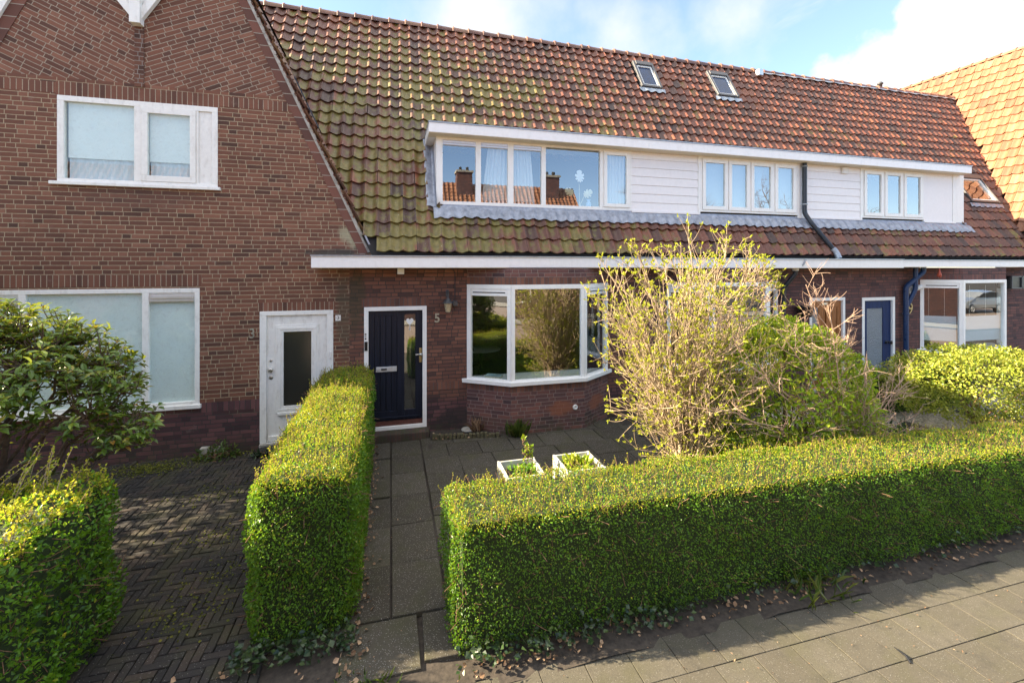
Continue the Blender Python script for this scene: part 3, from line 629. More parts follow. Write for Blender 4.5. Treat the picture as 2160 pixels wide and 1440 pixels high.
# verge: edge bricks, mortar fillet, tiles
U3 = Vector((-1, 0, SLG)).normalized(); N3 = Vector((SLG, 0, 1)).normalized()
def verge(sgn, y0, parent, sheet=True):
    pass
o = Vector((XR3(3.395), 0, 3.395)); Ls = (Vector((XR3(ZHP), 0, ZHP)) - o).length
def mat_edge():
    g = NG('verge_edge_brick'); p = g.sep(g.pos()); k = g.m('DIVIDE', p[2], 0.197); f = g.m('FRACT', k); rv = g.white(g.comb(g.m('FLOOR', k), 0.0, 0.0))['Value']
    c = g.ramp(rv, [(0, (0.10, 0.052, 0.042)), (1, (0.19, 0.085, 0.062))]); mk = g.m('GREATER_THAN', g.m('MINIMUM', f, g.m('SUBTRACT', 1.0, f)), 0.03)
    g.bump(g.noise(g.pos(), 90, 4), .4, .006); return g.fin(g.mix(mk, (0.30, 0.27, 0.22), c), 0.9, spec=0.2)
M['edge'] = mat_edge()
q = MB(); q.obox(o - N3 * 0.20 + Vector((0, -0.012, 0)), N3 * 0.135, (0, 0.04, 0), U3 * Ls); q.build('verge_course', M['edge'], h3)
# mortar fillet, ragged
q = MB(); pts = []; nseg = 90
for i in range(nseg):
    t0, t1 = Ls * i / nseg, Ls * (i + 1) / nseg; wdt = 0.044 + random.uniform(-.012, .012)
    q.obox(o - N3 * 0.065 + U3 * t0 + Vector((0, -0.022 + random.uniform(-.006, .006), 0)), N3 * wdt, (0, 0.09, 0), U3 * (t1 - t0 + 0.002 * (i % 2)))
q.build('verge_mortar', M['mortar'], h3)
keep3 = lambda p: p[1] < roof_y(p[2]) + 0.25 and p[2] < ZHP
tile_sheet('roof', M['tileE'] if False else M['ridge'], o + N3 * -0.03 + Vector((0, -0.06, 0)) - U3 * 0.05, (0, 1, 0), U3, N3, 30, 26, 0.233, 0.305, lambda p: keep3(p) and p[2] < ZAP - .2, h3, 31)
q = MB()
q.add([(XL3(3.3), 0.02, 3.3), (XL3(ZHP), 0.02, ZHP), (XL3(ZHP), 9, ZHP), (XL3(3.3), 9, 3.3)], [(0, 1, 2, 3)]); q.add([(XR3(3.3) - .03, 0.05, 3.3), (XR3(3.3) - .03, 9, 3.3), (XR3(ZHP) - .03, 9, ZHP), (XR3(ZHP) - .03, .05, ZHP)], [(0, 1, 2, 3)])
q.quad((XL3(ZHP) - .15, -.15, ZHP - .06), (-3.79, -.15, ZTP), (-3.79, 9, ZTP), (XL3(ZHP) - .15, 9, ZHP - .06)); q.quad((XR3(ZHP) + .15, -.15, ZHP - .06), (XR3(ZHP) + .15, 9, ZHP - .06), (-3.79, 9, ZTP), (-3.79, -.15, ZTP))
q.quad((-7.2, 9, 0), (-0.4, 9, 0), (-2.4, 9, ZHP), (-5.2, 9, ZHP)); q.build('roof_underside', M['dark'], h3)
q = MB(); q.obox(Vector((XL3(3.395), 0, 3.395)) + Vector((0, -0.012, 0)), Vector((SLG, 0, -1)).normalized() * 0.16, (0, 0.05, 0), Vector((1, 0, SLG)).normalized() * Ls); q.build('verge_course', M['edge'], h3)
q = MB(); q.obox(Vector((XL3(3.395), 0, 3.395)) + Vector((0, -0.06, 0)), Vector((-SLG, 0, 1)).normalized() * 0.10, (0, 0.08, 0), Vector((1, 0, SLG)).normalized() * Ls); q.build('verge_board', M['oldwhite'], h3)
# dark slate strips lying against the verge, lead at the verge foot
for z0, z1 in ((6.02, 6.42), (5.55, 5.98)):
    q = MB(); s0 = Vector((XR3(z0), 0, z0)); s1 = Vector((XR3(z1), 0, z1)); q.obox(s0 + N3 * 0.085 + Vector((0, 0.10, 0)), (0, 0.26, 0), s1 - s0, N3 * 0.02); q.build('slate_flashing', M['solar'], h3, recalc=True)
q = MB(); s0 = Vector((XR3(3.36), -0.10, 3.36)); q.obox(s0 + N3 * 0.01, (0, 0.22, 0), U3 * 0.34, N3 * 0.03); q.build('lead_flashing', M['lead'], h3, recalc=True)

# upper window
wn = MB(); frame_rect(wn, GW[0], GW[1], GW[2], GW[3], 0.085, -0.012, 0.085, wb=0.05); wn.box(-3.965, -3.865, -0.012, 0.085, GW[2] + .05, GW[3] - .085)
wn.box(-3.10, -3.065, -0.008, 0.085, GW[2] + .05, GW[3] - .085)
win = wn.build('window', M['oldwhite'], h3, 0.005)
q = MB(); frame_rect(q, -3.863, -3.102, 4.492, 5.683, 0.085, -0.022, 0.05, wt=0.09, wb=0.095); q.build('casement', M['oldwhite'], win, 0.005)
q = MB(); q.box(-3.063, -2.871, 0.012, 0.05, 4.492, 5.683); q.build('side_panel', M['oldwhite'], win)
q = MB(); q.box(-5.05, -2.74, -0.06, 0.03, 4.385, 4.437); q.build('sill', M['oldwhite'], win, 0.006)
pane(win, -4.885, -3.967, 4.49, 5.684, 0.03, M['glassdirty']); pane(win, -3.777, -3.188, 4.588, 5.592, 0.005, M['glassdirty'])
room(win, -4.95, -2.80, 0.09, 0.9, 4.3, 5.8, 'recess')
for xa, xb in ((-4.86, -3.99), (-3.775, -3.19)):
    q = MB(); q.box(xa, xb, 0.055, 0.065, 4.82, 5.70); q.build('roller_blind', M['frost'], win)
    q = MB(); n = 26
    for i in range(n):
        x = xa + (xb - xa) * i / n; x2 = xa + (xb - xa) * (i + 1) / n; y = 0.085 + 0.006 * math.sin(i * 1.3); y2 = 0.085 + 0.006 * math.sin((i + 1) * 1.3); q.quad((x, y, 4.45), (x2, y2, 4.45), (x2, y2, 4.9), (x, y, 4.9))
    q.build('net_curtain', M['halfblind'], win)
# lower window
wn = MB(); frame_rect(wn, LW[0], LW[1], LW[2], LW[3], 0.07, -0.012, 0.085, wb=0.08)
for xa, xb in ((-3.858, -3.765), (-5.45, -5.36)): wn.box(xa, xb, -0.012, 0.085, LW[2] + .08, LW[3] - .07)
win = wn.build('window', M['oldwhite'], h3, 0.005)
q = MB(); q.box(LW[0] - .05, LW[1] + .03, -0.05, 0.02, LW[2] - 0.035, LW[2] + 0.03); q.build('sill', M['oldwhite'], win, 0.006)
for xa, xb in ((-6.68, -5.45), (-5.36, -3.858), (-3.765, -3.12)):
    z1 = 2.69 if xb - xa > 1.3 else 2.54
    pane(win, xa, xb, 0.90, z1, 0.03, M['glassdirty'])
    q = MB(); q.box(xa, xb, 0.05, 0.06, 0.86, 2.7); q.build('window_blind', M['frost'], win)
    if z1 < 2.6:
        q = MB(); q.box(xa, xb, -0.004, 0.045, 2.54, 2.69); q.box(xa + .02, xb - .02, -0.03, -0.005, 2.60, 2.64); q.box(xa + .02, xb - .02, -0.022, -0.005, 2.555, 2.575); q.build('vent_grille', M['alu'], win)
# door 3
dr = MB(); frame_rect(dr, D3[0], D3[1], D3[2], D3[3], 0.105, -0.015, 0.10, wt=0.075, wb=0.012); door = dr.build('front_door_frame', M['oldwhite'], h3, 0.006)
q = MB(); x0, x1, z0, z1 = -2.048, -1.087, 0.105, 2.272; gx0, gx1, gz0, gz1 = -1.79, -1.345, 0.70, 1.985
q.box(x0, gx0, 0.02, 0.06, z0, z1); q.box(gx1, x1, 0.02, 0.06, z0, z1); q.box(gx0, gx1, 0.02, 0.06, gz1, z1); q.box(gx0, gx1, 0.02, 0.06, z0, gz0)
for ins, pr in ((0.125, 0.012), (0.085, 0.022), (0.045, 0.012)): frame_rect(q, gx0 - ins, gx1 + ins, gz0 - ins * .9, gz1 + ins, 0.042, 0.02 - pr, 0.02)
q.box(x0 + .17, x1 - .16, -0.02, 0.02, 0.555, 0.60); q.box(x0 + .02, x1 - .02, -0.005, 0.02, 0.115, 0.205)
leaf = q.build('door', M['oldwhite'], door, 0.003)
pane(leaf, gx0, gx1, gz0, gz1, 0.04, M['wired'], 'wired_glass_pane')
for nm, zc, r1_, pr in (('keyhole_cover', 1.50, 0.022, 0.012), ('door_knob', 1.345, 0.042, 0.055), ('lock', 1.21, 0.034, 0.012)):
    q = MB(); q.lathe([(0, pr), (r1_ * .6, pr), (r1_, pr * .7), (r1_ * .9, pr * .35), (r1_ * .5, 0), (r1_ * .5, -0.01)][::-1], 16, (-1.985, 0.02, zc), 0, 'y'); q.build(nm, M['steel'], door, recalc=True)
q = MB(); q.box(-1.62, -1.35, 0.008, 0.02, 0.40, 0.48); q.build('letter_slot', M['steel'], door)
q = MB(); q.box(-1.045, -1.005, -0.035, -0.015, 1.50, 1.62); q.build('doorbell', M['whiteplastic'], door, 0.006)
q = MB(); q.box(D3[0], D3[1], -0.06, 0.05, 0.03, 0.088); q.build('threshold', M['mortar'], door)
text_mesh('house_number', '3', M['numeral'], h3, 0.235, (-2.27, -0.012, 1.975), 0.015, 0.8, 0.002)['label'] = 'grey metal numeral 3 on brick'
q = MB(); q.box(-0.945, -0.855, -0.012, -0.001, 2.155, 2.255); pl = q.build('number_plate', M['whiteplastic'], h3, label='small white tile with black 3')
text_mesh('house_number', '3', M['black'], pl, 0.085, (-0.90, -0.014, 2.205), 0.003); text_mesh('number_dot', '·', M['black'], pl, 0.07, (-0.93, -0.014, 2.205), 0.003); text_mesh('number_dot', '·', M['black'], pl, 0.07, (-0.87, -0.014, 2.205), 0.003)
# sealing bricks at the foot, loose vent bricks
q = MB(); q.box(-3.02, -2.86, -0.10, -0.005, 0.0, 0.14); q.box(-2.82, -2.74, -0.09, -0.005, 0.0, 0.13); q.build('vent_surround', M['mortar'], h3, 0.01)

# ------------------------------------------------------------------ terraced houses
WID = 0.233; GAU = 0.307
def xv(z): return 17.44 + (z - 3.82) / 2.18          # valley against the end house
UP = Vector((0, math.cos(math.radians(60)), math.sin(math.radians(60)))); NR = Vector((0, -math.sin(math.radians(60)), math.cos(math.radians(60))))
SKY = [(6.60, 7.24, 7.97, 8.87), (9.05, 9.78, 7.97, 8.86), (16.32, 17.55, 4.95, 5.86)]
def roof_keep(xa, xb):
    def k(p):
        x, y, z = p
        if x < xa or x >= xb: return False
        if 0.95 < x < 15.38 and 4.28 < z < 5.5: return False
        if 0.95 < x < 15.2 and 5.5 <= z < 5.62: return False
        if x < XR3(z) - 0.35 or x > xv(z) - 0.03: return False
        if z < 3.9 and x < XR3(z) + 0.05: return False
        for a, c, d, e in SKY:
            if a - .02 < x < c + .02 and d - .03 < z < e + .03: return False
        return True
    return k
def ridge_caps(parent, xa, xb):
    q = MB(); x = xa
    k = 0
    while x < xb - 0.05:
        L_ = 0.40; r0, r1_ = 0.115, 0.098; n = 8; vs = []; zc = ZR - 0.03 + random.uniform(-.008, .008); yc = YR
        secs = [(0.0, r0 + .018), (0.045, r0 + .018), (0.05, r0), (L_ + .02, r1_)]
        for sx, r in secs:
            for i in range(n + 1):
                a = math.pi * (i / n) * 1.16 - 0.08 * math.pi; vs.append((x + sx, yc - r * math.cos(a), zc + r * math.sin(a)))
        fs = [(j * (n + 1) + i, (j + 1) * (n + 1) + i, (j + 1) * (n + 1) + i + 1, j * (n + 1) + i + 1) for j in range(3) for i in range(n)]
        fs.append(tuple(range(n + 1)))
        q.add(vs, fs, smooth=True); x += L_; k += 1
    o = q.build('ridge_tiles', M['ridge'], parent, recalc=True)
    a = o.data.attributes.new('rnd', 'FLOAT', 'POINT'); nv = len(o.data.vertices); per = 4 * 9
    a.data.foreach_set('value', np.repeat(np.random.default_rng(int(xa * 10) + 90).random(nv // per + 1), per)[:nv].astype(np.float32)); return o

def bay(house, P0, P1, P2, P3, brick, sold, mirror=False, front_vent=False, ztop=3.09):
    pts = [Vector((*p, 0)) for p in (P0, P1, P2, P3)]
    z0, zs, zh = -0.06, 0.955, 2.78
    b = MB()
    for a, c in zip(pts, pts[1:]):
        b.quad(a + Vector((0, 0, z0)), c + Vector((0, 0, z0)), c + Vector((0, 0, zs - .17)), a + Vector((0, 0, zs - .17)))
    b.build('bay_wall', brick, house); b = MB()
    for a, c in zip(pts, pts[1:]): b.quad(a + Vector((0, 0, zh + .13)), c + Vector((0, 0, zh + .13)), c + Vector((0, 0, ztop)), a + Vector((0, 0, ztop)))
    b.build('bay_lintel', brick, house)
    b = MB()
    for a, c in zip(pts, pts[1:]):
        b.quad(a + Vector((0, 0, zs - .17)), c + Vector((0, 0, zs - .17)), c + Vector((0, 0, zs)), a + Vector((0, 0, zs)))
    b.build('soldier_course', sold, house); b = MB()
    for a, c in zip(pts, pts[1:]): b.quad(a + Vector((0, 0, zh)), c + Vector((0, 0, zh)), c + Vector((0, 0, zh + .13)), a + Vector((0, 0, zh + .13)))
    b.build('soldier_course', sold, house)
    b = MB(); fr = MB(); panes = []; vents = []
    # frame pieces along each facet
    for k, (a, c) in enumerate(zip(pts, pts[1:])):
        t = (c - a).normalized(); nrm = Vector((t.y, -t.x, 0)); L_ = (c - a).length
        def bx(u0, u1, d0, d1, za, zb, mb): mb.obox(a + t * u0 + nrm * d1 + Vector((0, 0, za)), t * (u1 - u0), -nrm * (d1 - d0), (0, 0, zb - za))
        e0 = 0.085 if k == 0 else 0.075; e1 = 0.085 if k == 2 else 0.075
        bx(0.002, L_ - 0.002, -0.07, 0.012, zh - 0.085, zh - 0.002, fr); bx(0.002, L_ - .002, -0.07, 0.012, zs + .002, zs + 0.055, fr)
        bx(0.002, e0, -0.07, 0.012, zs + .055, zh - .085, fr); bx(L_ - e1, L_ - 0.002, -0.07, 0.012, zs + .055, zh - .085, fr)
        zt = zh - 0.085
        if k != 1:
            bx(e0 + .002, L_ - e1 - .002, -0.05, 0.0, zt - 0.13, zt - .002, fr); vents.append((a, t, nrm, e0 + .04, L_ - e1 - .04, zt - .075, zt - .055)); zt -= 0.13
        panes.append((a + t * e0 + nrm * -0.03, t * (L_ - e0 - e1), zs + .055, zt))
    # sill, following the plan
    so_ = []
    ext = [pts[0] + Vector((-0.05, 0, 0)), pts[1], pts[2], pts[3] + Vector((0.05, 0, 0))]
    off = 0.065
    sil = [Vector((pts[0].x - 0.10, 0, 0)), pts[1] + Vector((-0.025, -off, 0)), pts[2] + Vector((0.025, -off, 0)), Vector((pts[3].x + 0.10, 0, 0))]
    fr2 = MB(); poly = [p + Vector((0, 0, zs - 0.045)) for p in sil] + [Vector((p.x, p.y + .09, zs - .045)) for p in reversed(pts)]
    fr2.prism(poly[::-1], (0, 0, 0.075))
    W = fr.build('bay_window', M['white'], house, 0.004)
    fr2.build('sill', M['white'], W, 0.006, recalc=True)
    for a, t, z0_, z1_ in panes:
        q = MB(); n_ = Vector((t.y, -t.x, 0)).normalized(); q.obox(a + Vector((0, 0, z0_)), t, -n_ * .006, (0, 0, z1_ - z0_)); q.build('pane', M['glass'], W)
    for a, t, nrm, u0, u1, z0_, z1_ in vents:
        q = MB(); q.obox(a + t * u0 + nrm * 0.004 + Vector((0, 0, z0_)), t * (u1 - u0), -nrm * .01, (0, 0, z1_ - z0_)); q.build('vent_slot', M['black'], W)
    # inner window board
    q = MB(); ip = [(pts[0].x + .12, 0.10), (pts[1].x + .05, pts[1].y + .09), (pts[2].x - .05, pts[2].y + .09), (pts[3].x - .12, 0.10)]
    q.prism([Vector((x, y, zs + .015)) for x, y in reversed(ip)], (0, 0, 0.03)); q.build('window_board', M['white'], W, recalc=True)
    return W

def house_block(name, label, x0, x1, brick, sold, door, bayp, loc, fas, gut):
    h = empty(name, loc, label, 'house')
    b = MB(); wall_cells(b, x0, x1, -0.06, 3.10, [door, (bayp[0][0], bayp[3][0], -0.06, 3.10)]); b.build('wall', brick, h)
    return h
def gutter(h, x0, x1, z0, z1, endcap=False):
    b = MB(); b.box(x0, x1, -0.45, 0.0 if x0 > -0.7 else -0.004, z0, z1 - 0.035); g = b.build('gutter', M['fascia'], h, 0.006)
    q = MB(); q.box(x0 - .01, x1 if x1 < 17 else x1 + .01, -0.47, 0.12, z1 - 0.0345, z1 - 0.012); q.build('gutter_lining', M['zinc'], g)
    q = MB(); q.box(x0 + .01, x1 - .002, -0.43, -0.005, z0 - 0.006, z0 - 0.0005); q.build('soffit', M['soffit'], g)

DOOR5 = (-0.46, 0.654, 0.13, 2.385); DOOR7 = (9.674, 10.774, 0.10, 2.365); DOOR9 = (11.324, 12.417, 0.10, 2.345)
BAY5 = [(1.414, 0), (2.154, -0.5), (3.627, -0.5), (4.37, 0)]; BAY7 = [(5.78, 0), (6.52, -0.5), (7.995, -0.5), (8.738, 0)]; BAY9 = [(13.30, 0), (14.02, -0.5), (15.63, -0.5), (16.35, 0)]
h5 = house_block('row_house', 'middle brick row house with dark navy door, number 5 and the widest dormer window', -0.71, 5.35, M['b5'], M['b5s'], DOOR5, BAY5, (2.3, 0, 0), None, None)
h7 = house_block('row_house', 'brick row house half hidden by the tall budding shrub, with an orange wooden door', 5.35, 11.05, M['b9'], M['b9s'], DOOR7, BAY7, (8.2, 0, 0), None, None)
h9 = house_block('row_house', 'brick row house with bright blue door and blue drainpipe, number 9', 11.05, 17.1, M['b9'], M['b9s'], DOOR9, BAY9, (14, 0, 0), None, None)
HS = [(h5, -3.4, 5.36, 5.35), (h7, 5.36, 10.95, 11.05), (h9, 10.95, 20.6, 17.4)]
gutter(h5, -1.275, 5.35, 3.097, 3.325); gutter(h7, 5.3505, 12.07, 3.085, 3.315); gutter(h9, 12.0705, 17.42, 3.108, 3.305)
for i, (h, xa, xb, _) in enumerate(HS):
    rf = tile_sheet('roof', M['tile'], (-3.5, YE, ZE - 0.035), (1, 0, 0), UP, NR, 104, 22, WID, GAU, roof_keep(xa, xb), h, 41 + i)
    ridge_caps(h, max(xa, -3.25), min(xb, 19.95))
    q = MB(); e = 0.03
    def P_(x, z, d): return Vector((x, roof_y(z), z)) - NR * d
    if i < 2: q.quad(P_(max(xa, -0.33 if i == 0 else xa), ZE - .05, e), P_(xb, ZE - .05, e), P_(xb, ZR, e), P_(max(xa, -3.2), ZR, e))
    else: q.quad(P_(xa, ZE - .05, e), P_(17.2, ZE - .05, e), P_(19.9, ZR, e), P_(xa, ZR, e))
    q.build('roof_underlay', M['dark'], h)
    q = MB(); x0_, x1_ = (-3.2, 5.36) if i == 0 else (xa, min(xb, 19.9))
    q.quad((x1_, YR, ZR - .03), (x0_, YR, ZR - .03), (x0_, YR + 3.4, ZE), (x1_, YR + 3.4, ZE)); q.quad((x1_, YR + 3.3, 0), (x0_, YR + 3.3, 0), (x0_, YR + 3.3, ZE + .1), (x1_, YR + 3.3, ZE + .1))
    q.build('rear_side', M['dark'], h)
for h, d in ((h5, DOOR5), (h7, DOOR7), (h9, DOOR9)): soldier(h, d[0] - .04, d[1] + .04, d[3] + .002, d[3] + .15, M['b5s'] if h is h5 else M['b9s'])
soldier(h5, 0.70, 1.405, 0.80, 0.945, M['b5s'], -0.003); soldier(h9, 12.45, 13.28, 0.80, 0.94, M['b9s'], -0.003); soldier(h9, 16.36, 17.09, 0.80, 0.94, M['b9s'], -0.003)
W5 = bay(h5, *BAY5, M['b5bay'], M['b5s']); W7 = bay(h7, *BAY7, M['b9'], M['b9s']); W9 = bay(h9, *BAY9, M['b9'], M['b9s'])
room(h5, 1.2, 5.0, 0.11, 5.5, 0.15, 2.95); room(h7, 5.6, 8.9, 0.11, 4.5, 0.15, 2.95); room(h9, 13.1, 16.5, 0.11, 4.5, 0.15, 2.95)

def door_frame(h, d, wood, name='front_door_frame', fw=0.075, sill=0.11):
    b = MB(); x0, x1, z0, z1 = d
    b.box(x0, x0 + fw, -0.014, 0.10, z0, z1 - fw); b.box(x1 - fw, x1, -0.014, 0.10, z0, z1 - fw); b.box(x0, x1, -0.014, 0.10, z1 - fw, z1)
    if sill: b.box(x0 + fw, x1 - fw, -0.02, 0.10, z0, z0 + sill * .6)
    return b.build(name, M['white'], h, 0.005)
# door 5: vertical planks, narrow glass strip
fr = door_frame(h5, DOOR5, None)
x0, x1, z0, z1 = -0.385, 0.579, 0.285, 2.31
q = MB(); yf = 0.035
gx0, gx1, gz0, gz1 = PX(853, .035), PX(876, .035), 0.47, 2.235
q.box(x0, -0.285, yf, .08, z0, z1); q.box(-0.285, gx0 - .13, yf, .08, 2.215, z1); q.box(-0.285, gx0 - .13, yf, .08, z0, 0.46)
q.box(gx0 - .13, gx0, yf, .08, z0, z1); q.box(gx1, x1, yf, .08, z0, z1); q.box(gx0, gx1, yf, .08, gz1, z1); q.box(gx0, gx1, yf, .08, z0, gz0)
q.box(-0.285, gx0 - .13, yf + .001, .08, 1.19, 1.225)
npl = 4; px0, px1 = -0.285, gx0 - .13
for i in range(npl):
    a = px0 + (px1 - px0) * i / npl; c = px0 + (px1 - px0) * (i + 1) / npl
    q.box(a + .004, c - .004, yf + .012, .075, 0.46, 1.19); q.box(a + .004, c - .004, yf + .012, .075, 1.225, 2.215)
q.box(x0 + .05, x1 - .05, yf - .025, yf, z0 + .04, z0 + .075)
leaf = q.build('door', M['navy'], fr, 0.004)
pane(leaf, gx0, gx1, gz0, gz1, 0.055, M['glass'])
q = MB(); q.box(x0, x1, 0.085, .10, z0, z1); q.build('door_backing', M['dark'], leaf)
q = MB(); q.box(x0, x1, 0.02, .09, 0.20, 0.284); q.build('threshold', M['darkred'], fr)
q = MB(); q.box(PX(793), PX(837), yf - .012, yf, 1.19, 1.285); q.box(PX(795), PX(835), yf - .016, yf - .012, 1.205, 1.27); lb = q.build('letter_plate', M['alu'], fr, 0.003)
q = MB(); q.box(PX(804), PX(816), yf - .019, yf - .0165, 1.222, 1.252); q.build('sticker', M['black'], lb)
q = MB(); xh = PX(887); q.box(xh - .024, xh + .024, yf - .01, yf, 1.33, 1.60); hp = q.build('handle_plate', M['brass'], fr, 0.004)
q = MB(); q.lathe([(0.012, 0), (0.012, .05), (0.028, .055), (0.032, .075), (0.02, .095), (0, .097)], 14, (xh - .005, yf - .01, 1.49), 0, 'y'); q.tube([(xh - .02, yf - .065, 1.49), (xh - .09, yf - .065, 1.485)], .013, 8); q.build('door_knob', M['steel'], hp, recalc=True)
# heart hanger behind the glass strip
hg = [(0.16 * math.sin(t) ** 3 * .36, (0.13 * math.cos(t) - 0.05 * math.cos(2 * t) - 0.02 * math.cos(3 * t) - 0.01 * math.cos(4 * t)) * .36) for t in np.linspace(0, 2 * math.pi, 28)[:-1]]
xg = (gx0 + gx1) / 2
q = MB(); q.prism([(xg + a * 1.15, 0.044, 2.10 + c * 1.3) for a, c in hg][::-1], (0, 0.008, 0)); q.box(xg - .004, xg + .004, .046, .05, 1.94, 2.05); q.box(xg - .012, xg + .012, .046, .05, 1.935, 1.985)
tag(q.build('heart_ornament', M['white'], None, recalc=True), 'small white heart hanging in the narrow glass of the dark navy door', 'ornament')
q = MB(); q.box(PX(769), PX(775.5), -0.034, -0.0145, 1.60, 1.765); q.build('doorbell', M['black'], fr, 0.005)
q = MB(); q.box(PX(769.5), PX(773), -0.017, -0.0145, 1.80, 1.83); q.box(PX(769.5), PX(773), -0.017, -0.0145, 1.85, 1.865); q.box(PX(769.5), PX(773), -0.017, -0.0145, 1.885, 1.91); q.build('bell_sticker', M['lampmetal'], fr)
q = MB(); q.box(-0.50, 0.685, -0.245, -0.002, -0.04, 0.125); q.build('doorstep', M['step'], h5, 0.012)
text_mesh('house_number', '5', M['numeral'], h5, 0.235, (PX(922), -0.012, 2.145), 0.016, 0.9, 0.005)['label'] = 'weathered metal numeral 5 on brick'
# door 7
fr = door_frame(h7, DOOR7, None, fw=0.075, sill=0.1); x0, x1, z0, z1 = 9.749, 10.699, 0.17, 2.29
q = MB(); q.box(x0, x0 + .06, .035, .08, z0, z1); q.box(x0 + .06, x1, .035, .08, z1 - .16, z1); q.box(x0 + .06, x1, .035, .08, z0, z0 + .2); q.box(x0 + .24, x0 + .38, .035, .08, z0 + .2, z1 - .16); q.box(x1 - .12, x1, .035, .08, z0 + .2, z1 - .16)
for i in range(5):
    a = x0 + .38 + i * .09; q.box(a + .008, a + .082, .045 - .02 * (i % 2), .075, z0 + .2, z1 - .16)
leaf = q.build('door', M['oak'], fr, 0.005); pane(leaf, x0 + .06, x0 + .24, z0 + .2, z1 - .16, .05, M['pattern'], 'patterned_pane')
q = MB(); q.box(x0 + .35, x0 + .53, .028, .035, z1 - .10, z1 - .05); q.build('letter_slot', M['steel'], leaf)
# door 9
fr = door_frame(h9, DOOR9, None, fw=0.08, sill=0.1); x0, x1, z0, z1 = 11.404, 12.337, 0.17, 2.265
gx0, gx1 = x0 + .13, x1 - .27
q = MB(); q.box(x0, gx0, .035, .08, z0, z1); q.box(gx1, x1, .035, .08, z0, z1); q.box(gx0, gx1, .035, .08, z1 - .20, z1); q.box(gx0, gx1, .035, .08, z0, z0 + .25)
leaf = q.build('door', M['blue'], fr, 0.004); pane(leaf, gx0, gx1, z0 + .25, z1 - .2, .05, M['pattern'], 'patterned_pane')
q = MB(); q.lathe([(0.03, 0), (0.03, .02), (0.014, .03), (0.014, .06), (0.04, .065), (0.045, .09), (0.02, .105), (0, .107)], 14, (x1 - .10, .035, 1.20), 0, 'y'); q.lathe([(0.035, 0), (0.035, .025), (0, .027)], 14, (x1 - .17, .035, 1.20), 0, 'y'); q.build('door_knob', M['black'], leaf, recalc=True)
text_mesh('house_number', '9', M['brass'], h9, 0.40, (PX(1919), -0.015, 2.02), 0.012, 0.9, -0.004)['label'] = 'tall thin brass numeral 9'

